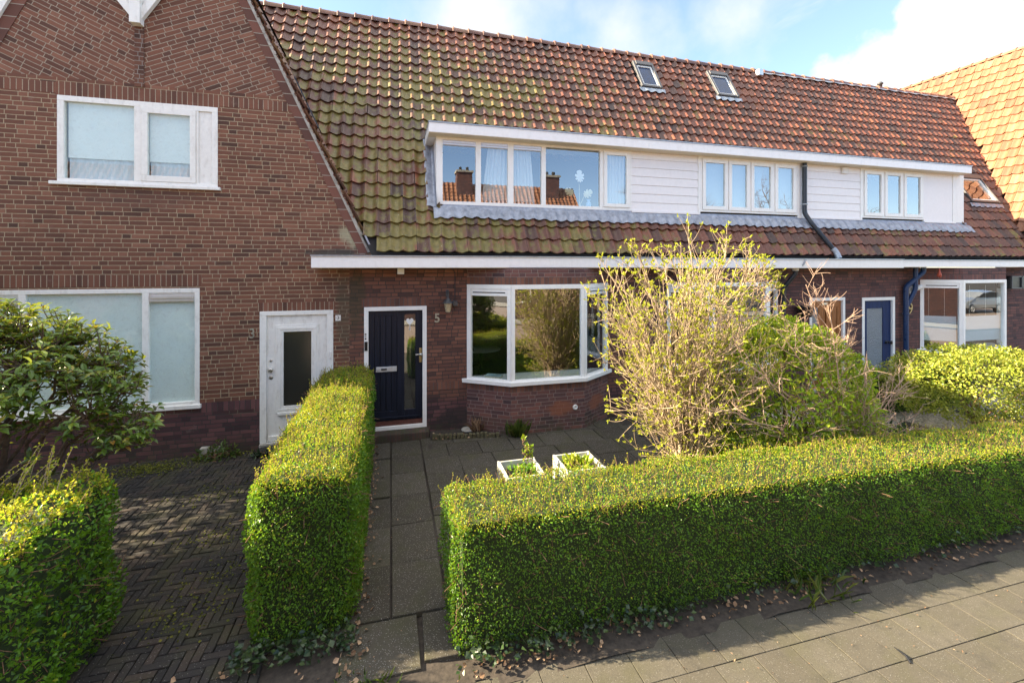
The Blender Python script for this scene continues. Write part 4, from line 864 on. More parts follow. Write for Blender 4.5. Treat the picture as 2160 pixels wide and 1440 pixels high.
# ------------------------------------------------------------------ dormer
YD = 0.30
def dormer(h, x0, x1, left_end, right_end):
    b = MB(); zb, zt = 4.27, 5.655
    # carcass
    b.box(x0 if not left_end else 0.859, x1 if not right_end else 15.43, YD, YD + .06, zb, zt); return b
dz0, dz1 = 5.652, 5.862
for i, (h, x0, x1) in enumerate(((h5, 0.70, 5.36), (h7, 5.36, 10.95), (h9, 10.95, 15.29))):
    # roof slab with white fascia
    b = MB(); yb = 1.30
    b.box(x0, x1, 0.03, yb, dz0, dz1 - .025); D = b.build('dormer', M['fascia'], h, 0.005)
    b = MB(); b.box(x0 - (.01 if i == 0 else 0), x1 + (.01 if i == 2 else 0), 0.018, yb + .05, dz1 - .0245, dz1); b.build('dormer_roof_edge', M['zinc'], D)
    b = MB(); b.box(x0 + .012, x1 - .012 if i == 2 else x1, 0.05, YD + .05, dz0 - .008, dz0 - .001); b.build('dormer_soffit', M['soffit'], D)
    if i == 0:
        b = MB(); b.prism([(0.862, YD + .0, 4.27), (0.862, roof_y(5.65), 5.65), (0.862, YD + .0, 5.65)], (0.05, 0, 0)); b.build('dormer_cheek', M['siding'], D, recalc=True)
        # lead soaker along the cheek
        b = MB(); n = 14; pv = []
        for k in range(n + 1):
            z = 4.25 + (5.80 - 4.25) * k / n; p = Vector((0, roof_y(z), z)); wv = 0.012 * math.sin(k * 2.2) + random.uniform(-.006, .006)
            pv.append((p + Vector((0.67 + wv, 0, 0)) + NR * 0.075, p + Vector((0.74, 0, 0)) + NR * 0.085, p + Vector((0.80, 0, 0)) + NR * .04, p + Vector((0.845, 0, 0)) + NR * 0.06, p + Vector((0.859, 0, 0)) + NR * 0.16))
        vs = [q for r in pv for q in r]; fs = [(k * 5 + j, k * 5 + j + 1, (k + 1) * 5 + j + 1, (k + 1) * 5 + j) for k in range(n) for j in range(4)]
        b.add(vs, fs, smooth=True); b.build('lead_soaker', M['lead'], D)
    if i == 2:
        b = MB(); b.prism([(15.38, YD, 4.27), (15.38, roof_y(5.65), 5.65), (15.38, YD, 5.65)], (0.05, 0, 0)); b.build('dormer_cheek', M['siding'], D, recalc=True)
    # lead apron with a scalloped lower edge
    xa, xb = (0.80, 5.36) if i == 0 else (5.36, 10.95) if i == 1 else (10.95, 15.55)
    b = MB(); n = int((xb - xa) / 0.0388); rows = []
    for k in range(n + 1):
        x = xa + (xb - xa) * k / n; ph = ((x + 3.5) / WID) % 1.0; hh = np.interp(ph, PROF_T, PROF_H)
        zl = 4.02 + 0.012 * math.sin(x * 5) + random.uniform(-.006, .006); zm = 4.19
        rows.append((Vector((x, roof_y(zl), zl)) + NR * (0.058 + hh), Vector((x, roof_y(zm), zm)) + NR * (0.052 + hh * .7), Vector((x, YD - .012, 4.30)), Vector((x, YD - .012, 4.335))))
    vs = [q for r in rows for q in r]; fs = [(k * 4 + j, (k + 1) * 4 + j, (k + 1) * 4 + j + 1, k * 4 + j + 1) for k in range(n) for j in range(3)]
    b.add(vs, fs, smooth=True); b.build('lead_apron', M['lead'], D)
    # carcass posts and boards
    b = MB()
    if i == 0: fx = [(0.859, 0.93)]
    def wbox(mb, xa, xb, za, zb, ya=YD - .01, yb=YD + .07): mb.box(xa, xb, ya, yb, za, zb)
    if i == 0:
        fr = MB(); wbox(fr, 0.86, 0.985, 4.30, 5.645, YD - .012); wbox(fr, 0.985, 5.10, 5.60, 5.645); wbox(fr, 0.985, 5.10, 4.30, 4.40); wbox(fr, 5.045, 5.10, 4.40, 5.60)
        for xa, xb in ((1.640, 1.745), (2.300, 2.42), (3.02, 3.115), (4.345, 4.43)): wbox(fr, xa, xb, 4.40, 5.60)
        W = fr.build('dormer_window', M['white'], D, 0.004)
        for xa, xb in ((.985, 1.64), (1.745, 2.30), (2.42, 3.02), (3.115, 4.345)):
            zt = 5.60 if xb > 4 else 5.50
            pane(W, xa, xb, 4.40, zt, YD + .03, M['glassd'])
            if xb < 4:
                q = MB(); q.box(xa, xb, YD, YD + .05, 5.50, 5.60); q.box(xa + .01, xb - .01, YD - .02, YD - .001, 5.545, 5.585); q.box(xa + .01, xb - .01, YD - .015, YD - .001, 5.508, 5.53); q.build('vent_grille', M['alu'], W)
        q = MB(); frame_rect(q, 4.432, 5.043, 4.402, 5.598, 0.075, YD - .03, YD + .03); cs = q.build('casement', M['white'], W, 0.004); pane(cs, 4.507, 4.968, 4.477, 5.523, YD, M['glassd'])
        room(W, .95, 5.3, YD + .08, 4.4, 4.2, 5.75)
    elif i == 1:
        fr = MB(); X0, X1 = 6.855, 9.64; frame_rect(fr, X0, X1, 4.375, 5.645, 0.05, YD - .012, YD + .07)
        cs_ = [(6.91, 7.60), (7.625, 8.22), (8.255, 8.91), (8.955, 9.585)]
        for (a1, a2), (b1, b2) in zip(cs_, cs_[1:]): fr.box(a2, b1, YD - .011, YD + .07, 4.425, 5.595)
        W = fr.build('dormer_window', M['white'], D, 0.004)
        for xa, xb in cs_:
            q = MB(); frame_rect(q, xa + .002, xb - .002, 4.427, 5.593, 0.085, YD - .03, YD + .03); cs = q.build('casement', M['white'], W, 0.004); pane(cs, xa + .087, xb - .087, 4.512, 5.508, YD, M['glassd'])
        q = MB(); q.box(6.95, 9.56, YD + .10, YD + .105, 4.45, 5.58); q.build('venetian_blind', M['blinds'], W); room(W, 5.5, 10.8, YD + .12, 3.4, 4.2, 5.75)
    else:
        fr = MB(); X0, X1 = 11.72, 13.90; frame_rect(fr, X0, X1, 4.375, 5.645, 0.05, YD - .012, YD + .07)
        cs_ = [(11.78, 12.44), (12.49, 13.12), (13.17, 13.84)]
        for (a1, a2), (b1, b2) in zip(cs_, cs_[1:]): fr.box(a2, b1, YD - .011, YD + .07, 4.425, 5.595)
        W = fr.build('dormer_window', M['white'], D, 0.004)
        for xa, xb in cs_:
            q = MB(); frame_rect(q, xa + .002, xb - .002, 4.427, 5.593, 0.085, YD - .03, YD + .03); cs = q.build('casement', M['white'], W, 0.004); pane(cs, xa + .087, xb - .087, 4.512, 5.508, YD, M['glassd'])
        room(W, 11.2, 15.2, YD + .10, 3.4, 4.2, 5.75)
    # white boarded panels
    def boards(xa, xb, step=0.19, flat=False):
        q = MB()
        if flat: q.box(xa, xb, YD, YD + .04, 4.345, 5.645)
        else:
            z = 4.345; k = 0
            while z < 5.64:
                z2 = min(z + step, 5.645); q.prism([(xa, YD + .004 - .010, z), (xa, YD + .004, z2 - .006), (xa, YD + .04, z2 - .006), (xa, YD + .04, z)][::-1], (xb - xa, 0, 0)); z += step
            q.box(xa, xb, YD + .012, YD + .05, 4.345, 5.645)
        q.build('board_panel', M['siding'], D, recalc=True)
        q = MB(); q.box(xa, xb, YD - .03, YD + .04, 4.305, 4.344); q.build('board_foot', M['siding'], D)
    if i == 0: boards(5.101, 5.36)
    elif i == 1: boards(5.36, 6.80); q = MB(); q.box(6.801, 6.854, YD - .014, YD + .05, 4.31, 5.645); q.box(9.641, 9.70, YD - .014, YD + .05, 4.31, 5.645); q.build('corner_board', M['white'], D); boards(9.701, 10.95)
    else:
        boards(10.95, 11.66); boards(13.905, 15.0, flat=True); q = MB(); q.box(11.661, 11.719, YD - .014, YD + .05, 4.31, 5.645); q.box(15.001, 15.12, YD - .014, YD + .05, 4.31, 5.645); q.box(15.13, 15.43, YD - .01, YD + .05, 4.30, 5.645); q.build('corner_board', M['white'], D)
        q = MB(); q.box(11.02, 11.23, YD - .05, YD - .012, 5.47, 5.63); q.box(11.05, 11.20, YD - .055, YD - .051, 5.49, 5.61); q.build('vent_box', M['whiteplastic'], D)
# curtains inside the wide dormer: loose things
def curtain(x0, x1, xt0, xt1, label, y=YD + .13):
    n = 60; vs = []; zs = [4.36, 4.8, 5.2, 5.56]
    for zi, z in enumerate(zs):
        f = zi / 3
        for k in range(n + 1):
            u = k / n; xa = x0 + (xt0 - x0) * f; xb = x1 + (xt1 - x1) * f
            vs.append((xa + (xb - xa) * u, y + 0.022 * math.sin(u * 38 + .4 * math.sin(3 * f)) + .012 * math.sin(u * 91), z))
    fs = [(r * (n + 1) + k, r * (n + 1) + k + 1, (r + 1) * (n + 1) + k + 1, (r + 1) * (n + 1) + k) for r in range(3) for k in range(n)]
    q = MB(); q.add(vs, fs, smooth=True); return tag(q.build('curtain', M['curtain']), label, 'curtain', 'curtains behind the wide dormer window')
curtain(1.78, 2.36, 1.92, 2.36, 'white curtain behind the second pane from the left of the wide dormer window')
curtain(2.42, 2.93, 2.42, 2.82, 'white curtain behind the third pane of the wide dormer window')
curtain(4.50, 5.0, 4.50, 5.0, 'white curtain behind the narrow opening casement at the right end of the wide dormer window')
# blinds, half blinds in the bay of number 9
for k, ((ax, ay), (cx_, cy_)) in enumerate(((BAY9[0], BAY9[1]), (BAY9[1], BAY9[2]))):
    t = Vector((cx_ - ax, cy_ - ay, 0)); L_ = t.length; t.normalize(); nn = Vector((t.y, -t.x, 0)); o = Vector((ax, ay, 0)) - nn * 0.09
    q = MB(); q.obox(o + t * .09 + Vector((0, 0, 1.20)), t * (L_ - .18), -nn * .006, (0, 0, 0.64)); hb = q.build('half_blind', M['halfblind'], W9)
    q = MB()
    for u in (.25, .62): q.obox(o + t * (L_ * u) + Vector((0, 0, 1.84)), t * .006, -nn * .004, (0, 0, 0.8))
    q.build('blind_cord', M['whiteplastic'], hb)
# skylights
def skylight(h, x0, x1, z0, z1, third=False):
    U = UP; L_ = (z1 - z0) / UP.z; o = Vector((x0, roof_y(z0), z0)); w = x1 - x0; fw = 0.075
    q = MB()
    for a, c, s0, s1, hgt in ((0, fw, 0, L_, .13), (w - fw, w, 0, L_, .13), (fw, w - fw, 0, fw, .125), (fw, w - fw, L_ - fw * 1.9, L_, .15)):
        q.obox(o + Vector((a, 0, 0)) + U * s0, (c - a, 0, 0), U * (s1 - s0), NR * hgt)
    S = q.build('skylight', M['lampmetal'], h, 0.008)
    q = MB(); fi = 0.045
    for a, c, s0, s1 in ((fw, fw + fi, fw, L_ - fw * 1.9), (w - fw - fi, w - fw, fw, L_ - fw * 1.9), (fw + fi, w - fw - fi, fw, fw + fi), (fw + fi, w - fw - fi, L_ - fw * 1.9 - fi, L_ - fw * 1.9)):
        q.obox(o + Vector((a, 0, 0)) + U * s0, (c - a, 0, 0), U * (s1 - s0), NR * .10)
    q.build('sash', M['oldwhite'], S, 0.004)
    q = MB(); q.obox(o + Vector((fw + fi, 0, 0)) + U * (fw + fi) + NR * .07, (w - 2 * fw - 2 * fi, 0, 0), U * (L_ - fw * 2.9 - 2 * fi), NR * .006); q.build('pane', M['glassd'] if third else M['skyglass'], S)
    q = MB(); q.obox(o + U * .02 - NR * .25, (w, 0, 0), U * (L_ - .04), NR * .02); q.build('skylight_shaft', M['shaft'], S)
    b = MB(); n = 24; rows = []
    for k in range(n + 1):
        x = x0 - .08 + (w + .16) * k / n; ph = ((x + 3.5) / WID) % 1.0; hh = np.interp(ph, PROF_T, PROF_H); za = z0 - .13
        rows.append((Vector((x, roof_y(za), za)) + NR * (0.055 + hh), Vector((x, roof_y(z0 - .02), z0 - .02)) + NR * .09))
    b.add([p for r in rows for p in r], [(k * 2, k * 2 + 2, k * 2 + 3, k * 2 + 1) for k in range(n)], smooth=True); b.build('skylight_apron', M['zinc'] if not third else M['lead'], S)
skylight(h7, *SKY[0]); skylight(h7, *SKY[1]); skylight(h9, *SKY[2], True)
# rain pipes
def pipe(h, pts, r, mat, name='downpipe', n=12):
    q = MB(); P = [Vector(p) for p in pts]; out = [P[0]]
    for a, m_, c in zip(P, P[1:], P[2:]):
        d1 = (a - m_).normalized(); d2 = (c - m_).normalized(); e = min(0.07, (a - m_).length * .4, (c - m_).length * .4)
        for t in (0, .25, .5, .75, 1): q0 = m_ + d1 * e * (1 - t); q1 = m_ + d2 * e * t; out.append(q0 * (1 - t) + q1 * t)
    out.append(P[-1]); q.tube(out, r, n); return q.build(name, mat, h)
xd = 9.78
dp = pipe(h7, [(xd, 0.22, 5.65), (xd, 0.22, 4.42), (xd + .02, 0.05, 4.16), (xd + .38, -0.27, 3.46), (xd + .40, -0.33, 3.32)], 0.052, M['pipe'])
pipe(h7, [(xd + .34, -0.23, 3.545), (xd + .385, -0.275, 3.455), (xd + .40, -0.335, 3.31)], 0.062, M['zinc'], 'pipe_elbow')
for z in (4.62, 5.55):
    q = MB(); q.lathe([(0.054, 0), (0.066, 0.002), (0.066, .028), (0.054, .03)], 12, (xd, .22, z)); q.build('pipe_clip', M['zinc'], dp)
x7 = PX(1653, -0.09); xt = at_y(1678, 570, -0.25).x
dp = pipe(h7, [(xt, -0.25, 3.09), (xt, -0.25, 2.96), (x7, -0.09, 2.62), (x7, -0.09, 0.0)], 0.048, M['pipe'])
q = MB(); q.lathe([(0.05, 0), (0.07, .01), (0.07, .06), (0.05, .07)], 12, (xt, -.25, 3.02)); q.build('pipe_socket', M['whiteplastic'], dp)
q = MB(); q.tube([(xt - .02, -.42, 3.13), (xt - .02, -.47, 3.16), (xt + .06, -.47, 3.27)], .018, 8); q.build('overflow_spout', M['zinc'], dp)
x9 = PX(1911, -0.09); xt = at_y(1943, 570, -0.22).x
dp = pipe(h9, [(xt + .08, -0.22, 3.1), (xt + .08, -0.22, 2.98), (x9, -0.09, 2.60), (x9, -0.09, 0.0)], 0.058, M['bluepipe'])
pipe(dp, [(xt - .10, -0.16, 3.09), (xt - .10, -0.16, 2.55), (x9 + .04, -0.09, 2.12)], 0.052, M['bluepipe'], 'branch_pipe')
for z in (0.9, 1.9):
    q = MB(); q.lathe([(0.06, 0), (0.072, .002), (0.072, .028), (0.06, .03)], 12, (x9, -.09, z)); q.build('pipe_clip', M['bluepipe'], dp)
# vent pipe on the far ridge
q = MB(); q.lathe([(0.06, -0.3), (0.06, 0.16), (0.09, 0.17), (0.09, 0.20), (0.05, .25), (0, .26)], 12, (at_y(1863, 190, YR).x, YR + .1, ZR + .05)); q.build('roof_vent', M['lampmetal'], h9)
q = MB(); q.box(11.0, 11.16, YR - .28, YR - .10, ZR - .20, ZR - .02); q.build('ridge_patch', M['alu'], h9)
b = MB(); n = 200
for k in range(n):
    xa = 11.2 + 8.6 * k / n; xb = 11.2 + 8.6 * (k + 1) / n; za = ZR - .13 + .02 * math.sin(xa * 13); zb = ZR - .13 + .02 * math.sin(xb * 13)
    b.quad(Vector((xa, roof_y(za), za)) + NR * .10, Vector((xb, roof_y(zb), zb)) + NR * .10, Vector((xb, roof_y(ZR - .08), ZR - .08)) + NR * .09, Vector((xa, roof_y(ZR - .08), ZR - .08)) + NR * .09)
b.build('ridge_underlay', M['zinc'], h9)
# valve on the bay front
q = MB(); q.lathe([(0.0, .02), (0.022, .02), (0.024, .03), (0.045, .03), (0.05, .012), (0.05, 0)], 18, (PX(1213, -.5), -0.502, 0.42), 0, 'y'); q.build('flue_outlet', M['whiteplastic'], h5, recalc=True)
q = MB(); q.box(PX(838), PX(852), -0.20, -0.03, 2.98, 3.085); q.build('junction_box', M['whiteplastic'], h5, 0.01)

# end house: mirror of the gable house, its sunlit slope faces us
he = empty('gable_house', (20.5, 0, 0), 'end house with a tall bright sunlit orange tile slope at right edge', 'house')
def XLe(z): return 17.44 + (z - 3.82) / 2.18
Ue = Vector((1, 0, 2.18)).normalized(); Ne = Vector((-2.18, 0, 1)).normalized()
def keep_e(p):
    if p[2] > 10.42: return False
    return p[2] > ZR + .05 or p[1] < roof_y(p[2]) - 0.02
tile_sheet('roof', M['tileE'], Vector((XLe(3.5), -0.75, 3.5)) + Ne * .05, (0, 1, 0), Ue, Ne, 60, 25, 0.245, 0.325, keep_e, he, 77, flip=True)
b = MB(); b.quad((XLe(3.3), -.6, 3.3), (XLe(10.5), -.6, 10.5), (XLe(10.5), 14, 10.5), (XLe(3.3), 14, 3.3)); b.quad((23.8, -.6, 3.3), (23.8, 14, 3.3), (XLe(10.5), 14, 10.5), (XLe(10.5), -.6, 10.5)); b.build('roof_underside', M['dark'], he)
b = MB(); b.quad((17.1, 0, -.06), (24, 0, -.06), (24, 0, 3.3), (17.1, 0, 3.3)); b.quad((17.1, 0, 3.3), (24, 0, 3.3), (XLe(10.5), 0, 10.5), (XLe(10.5) - .01, 0, 10.5)); b.build('wall', M['b9'], he)
q = MB(); x = -0.7
while x < 14:
    vs = []; n = 8
    for sx, r in ((0, .125), (.045, .125), (.05, .11), (.42, .10)):
        for i in range(n + 1):
            a = math.pi * i / n; vs.append((20.50 - r * math.cos(a), x + sx, 10.40 + r * math.sin(a)))
    q.add(vs, [(j * 9 + i, j * 9 + i + 1, (j + 1) * 9 + i + 1, (j + 1) * 9 + i) for j in range(3) for i in range(n)], smooth=True); x += .40
rc = q.build('ridge_tiles', M['tileE'], he, recalc=True); a = rc.data.attributes.new('rnd', 'FLOAT', 'POINT'); a.data.foreach_set('value', np.repeat(rng.random(len(rc.data.vertices) // 36 + 1), 36)[:len(rc.data.vertices)].astype(np.float32))
# dark valley between the two roofs
b = MB(); pv = []
for k in range(40):
    z = 3.45 + (9.3 - 3.45) * k / 39; p = Vector((XLe(z), roof_y(z), z)); pv.append((p + Vector((-.13, -.02, .0)), p + Vector((.03, 0.02, -.04)) , p + Vector((.05, -.12, .06))))
b.add([q for r in pv for q in r], [(k * 3 + j, k * 3 + j + 1, (k + 1) * 3 + j + 1, (k + 1) * 3 + j) for k in range(39) for j in range(2)]); b.build('valley_gutter', M['dark'], he)
bx = at_y(2127, 600, -.25)
q = MB(); q.box(bx.x, bx.x + .62, -0.30, -.002, 2.52, 2.86); q.build('vent_housing', M['black'], he, 0.01)
q = MB()
for (a, c, d, e) in ((bx.x + .0, bx.x + .03, 2.52, 2.86), (bx.x + .40, bx.x + .43, 2.53, 2.85)): q.box(a, c, -0.33, -.301, d, e)
q.box(bx.x + .03, bx.x + .62, -0.33, -.301, 2.83, 2.86); q.box(bx.x + .03, bx.x + .62, -0.33, -.301, 2.52, 2.55); q.build('vent_frame', M['lampmetal'], he)

# ------------------------------------------------------------------ plants
def unit(v): return v / np.maximum(np.linalg.norm(v, axis=-1, keepdims=True), 1e-9)
T4V = np.array([(0, 0, 0), (0.5, 0.48, 0.14), (0, 1, 0), (-0.5, 0.48, 0.14)]); T4F = np.array([(0, 1, 2), (0, 2, 3)])
T8V = np.array([(0, 0, 0), (0.38, 0.28, 0.09), (0.5, 0.62, 0.07), (0, 1, -0.14), (-0.5, 0.62, 0.07), (-0.38, 0.28, 0.09), (0, 0.3, 0.0), (0, 0.65, -0.03)])
T8F = np.array([(0, 1, 6), (1, 2, 7), (1, 7, 6), (2, 3, 7), (0, 6, 5), (5, 6, 7), (5, 7, 4), (4, 7, 3)])
def leaves(name, P, D, Nn, size, width, mats, parent, rnd, tpl='4', midx=None):
    TV, TF = (T4V, T4F) if tpl == '4' else (T8V, T8F)
    D = unit(D); X = unit(np.cross(D, Nn)); Z = np.cross(X, D); n = len(P); k = len(TV)
    s = size[:, None, None]
    V = P[:, None, :] + s * (X[:, None, :] * (TV[None, :, 0:1] * width) + D[:, None, :] * TV[None, :, 1:2] + Z[:, None, :] * TV[None, :, 2:3])
    Fc = (np.arange(n)[:, None, None] * k + TF[None]).reshape(-1, 3)
    mi = None if midx is None else np.repeat(midx, len(TF))
    return np_mesh(name, V.reshape(-1, 3), Fc, mats, parent, {'rnd': np.repeat(rnd, k)}, mi)
def tubes(name, polys, radii, mat, parent, sides=5):
    """polys (n,k,3), radii (n,k)"""
    Pn = np.asarray(polys, float); Rr = np.asarray(radii, float); n, k, _ = Pn.shape
    T = np.empty_like(Pn); T[:, 1:-1] = Pn[:, 2:] - Pn[:, :-2]; T[:, 0] = Pn[:, 1] - Pn[:, 0]; T[:, -1] = Pn[:, -1] - Pn[:, -2]; T = unit(T)
    ref = np.where(np.abs(T[:, :1, 2:3]) < 0.8, np.array([0, 0, 1.0]), np.array([1.0, 0, 0])); U = unit(np.cross(T, np.broadcast_to(ref, T.shape))); W = np.cross(T, U)
    a = np.arange(sides) * 2 * math.pi / sides
    V = Pn[:, :, None, :] + Rr[:, :, None, None] * (U[:, :, None, :] * np.cos(a)[None, None, :, None] + W[:, :, None, :] * np.sin(a)[None, None, :, None])
    idx = np.arange(n * k * sides).reshape(n, k, sides); i2 = np.roll(idx, -1, axis=2)
    Fq = np.stack([idx[:, :-1], i2[:, :-1], i2[:, 1:], idx[:, 1:]], -1).reshape(-1, 4)
    return np_mesh(name, V.reshape(-1, 3), Fq, mat, parent, smooth=True)
def bez(p0, p1, p2, k=6):
    t = np.linspace(0, 1, k)[:, None]; return (1 - t) ** 2 * np.array(p0) + 2 * t * (1 - t) * np.array(p1) + t * t * np.array(p2)
def lump(p, s=1.0, amp=0.03):
    x, y, z = (p * s).T
    return amp * (np.sin(3.1 * x + 1.3 * np.sin(2.3 * y)) + np.sin(4.7 * y + 2.1 * z) * .8 + np.sin(5.3 * z + 3.9 * x) * .7 + .6 * np.sin(11 * x + 7 * z) + .6 * np.sin(9 * y - 8 * z))

def hedge(label, x0, x1, y0, y1, h, dens, size, seed, zbot=0.03, rad=0.14, name='hedge', shoots=400, mats=None, fr=0.5, hfun=None, amp=0.018, shear=0.0, tipz=0.75, deep=0.10, group=None, cat='hedge', core_in=0.10):
    r = np.random.default_rng(seed); loc = ((x0 + x1) / 2, (y0 + y1) / 2, 0)
    root = empty(name, loc, label, cat, group)
    lx, ly = x1 - x0, y1 - y0
    A = np.array([lx * ly, lx * h, lx * h, ly * h, ly * h]); N_ = int(A.sum() * dens); f = r.choice(5, N_, p=A / A.sum()); u, v = r.random(N_), r.random(N_)
    P = np.empty((N_, 3))
    for i, (px, py, pz) in enumerate(((u, v, 1), (u, 0, v), (u, 1, v), (0, u, v), (1, u, v))):
        m_ = f == i
        for c, q in enumerate((px, py, pz)): P[m_, c] = (q if np.isscalar(q) else q[m_])
    P = P * np.array([lx, ly, h - zbot]) + np.array([x0, y0, zbot])
    lo = np.array([x0 + rad, y0 + rad, -9]); hi = np.array([x1 - rad, y1 - rad, h - rad]); q = np.clip(P, lo, hi); d = P - q; dn = np.linalg.norm(d, axis=1, keepdims=True); Nn = d / np.maximum(dn, 1e-6)
    P = q + Nn * rad
    P = P + Nn * lump(P, 1.6, amp)[:, None]
    if hfun is not None: P[:, 2] *= hfun(P)
    depth = r.exponential(0.022, N_); depth = np.minimum(depth, deep); P = P - Nn * depth[:, None] + r.normal(0, 0.006, P.shape)
    dirs = unit(r.normal(0, 1, P.shape) + Nn * 0.45 + np.array([0, 0, 0.45])); nrm = unit(Nn * 0.55 + r.normal(0, 0.75, P.shape) + np.array([0, 0, .35]))
    patch = 0.5 + 0.5 * np.sin(P[:, 0] * 2.3 + P[:, 2] * 1.7) * np.sin(P[:, 1] * 2.9 + P[:, 0] * .9)
    top = np.clip((Nn[:, 2] - 0.2) / 0.6, 0, 1)
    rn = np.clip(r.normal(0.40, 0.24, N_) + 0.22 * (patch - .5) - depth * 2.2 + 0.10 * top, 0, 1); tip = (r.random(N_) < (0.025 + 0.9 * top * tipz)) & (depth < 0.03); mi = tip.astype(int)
    rn[tip] = r.random(tip.sum())
    mats = mats or [M['hedge'], M['hedgetip']]
    sz = size * r.uniform(0.65, 1.25, N_); sz[tip] *= 0.85
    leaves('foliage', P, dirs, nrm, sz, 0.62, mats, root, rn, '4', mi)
    # fresh shoots standing up on the top, short twigs in the faces
    k = np.where((Nn[:, 2] > 0.5) & (depth < .02))[0]
    if shoots and len(k):
        k = r.choice(k, min(shoots, len(k)), replace=False); b0 = P[k] - np.array([0, 0, .06]); L_ = r.uniform(0.06, 0.13, len(k)); dr = unit(r.normal(0, .28, (len(k), 3)) + np.array([0, 0, 1]))
        polys = b0[:, None, :] + dr[:, None, :] * (np.linspace(0, 1, 3)[None, :, None] * (L_ + .05)[:, None, None]); tubes('shoots', polys, np.full((len(k), 3), 0.0022), M['twig'], root, 3)
        lp, ld, ln = [], [], []
        for t in np.linspace(.45, 1, 5):
            for s_ in range(2): lp.append(b0 + dr * ((L_ + .05) * t)[:, None]); ld.append(unit(r.normal(0, .8, dr.shape) + dr * .8)); ln.append(unit(r.normal(0, .7, dr.shape) + np.array([0, 0, 1])))
        lp, ld, ln = map(np.concatenate, (lp, ld, ln)); leaves('shoot_leaves', lp, ld, ln, size * r.uniform(.5, .9, len(lp)), .55, M['hedgetip'], root, r.random(len(lp)))
    nt = int(A.sum() * 90); k = r.choice(N_, nt); t0 = P[k] - Nn[k] * 0.05; dr = unit(r.normal(0, 1, (nt, 3)) + np.array([0, 0, .5])); ln_ = r.uniform(.05, .16, nt)
    polys = t0[:, None, :] + dr[:, None, :] * (np.linspace(0, 1, 3)[None, :, None] * ln_[:, None, None]) + Nn[k][:, None, :] * np.array([0, .015, .03])[None, :, None]
    tubes('twigs', polys, np.full((nt, 3), 0.003), M['twig'], root, 3)
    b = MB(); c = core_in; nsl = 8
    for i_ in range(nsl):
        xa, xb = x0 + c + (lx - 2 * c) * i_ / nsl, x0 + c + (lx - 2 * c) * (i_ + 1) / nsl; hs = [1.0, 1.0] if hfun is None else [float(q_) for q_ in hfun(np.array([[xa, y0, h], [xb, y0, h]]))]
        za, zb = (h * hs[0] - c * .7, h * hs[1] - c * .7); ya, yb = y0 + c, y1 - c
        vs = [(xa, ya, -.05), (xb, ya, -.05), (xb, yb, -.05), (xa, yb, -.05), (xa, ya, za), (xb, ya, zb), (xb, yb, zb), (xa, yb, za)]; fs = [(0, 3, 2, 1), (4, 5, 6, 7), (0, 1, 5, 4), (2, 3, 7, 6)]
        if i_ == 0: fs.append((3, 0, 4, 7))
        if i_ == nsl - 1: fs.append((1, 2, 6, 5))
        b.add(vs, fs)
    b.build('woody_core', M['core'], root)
    return root

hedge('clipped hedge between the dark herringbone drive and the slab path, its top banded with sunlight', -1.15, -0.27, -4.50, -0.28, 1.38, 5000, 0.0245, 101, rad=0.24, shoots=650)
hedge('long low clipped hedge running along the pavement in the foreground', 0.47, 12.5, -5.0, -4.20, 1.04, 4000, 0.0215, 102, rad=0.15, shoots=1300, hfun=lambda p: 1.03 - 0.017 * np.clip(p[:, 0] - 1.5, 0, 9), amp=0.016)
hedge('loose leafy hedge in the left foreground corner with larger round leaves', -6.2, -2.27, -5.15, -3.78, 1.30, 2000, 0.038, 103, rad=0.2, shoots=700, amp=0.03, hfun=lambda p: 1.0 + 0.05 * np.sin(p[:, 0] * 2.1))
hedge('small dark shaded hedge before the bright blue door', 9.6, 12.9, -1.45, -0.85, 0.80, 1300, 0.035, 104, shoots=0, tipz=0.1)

# long shoots leaning out of the left hedge
def spray(name, label, cat, base, n, tgt, mat_t, mat_l, leaf, r, nl=14, rad=0.004, wid=.55, group=None):
    pass

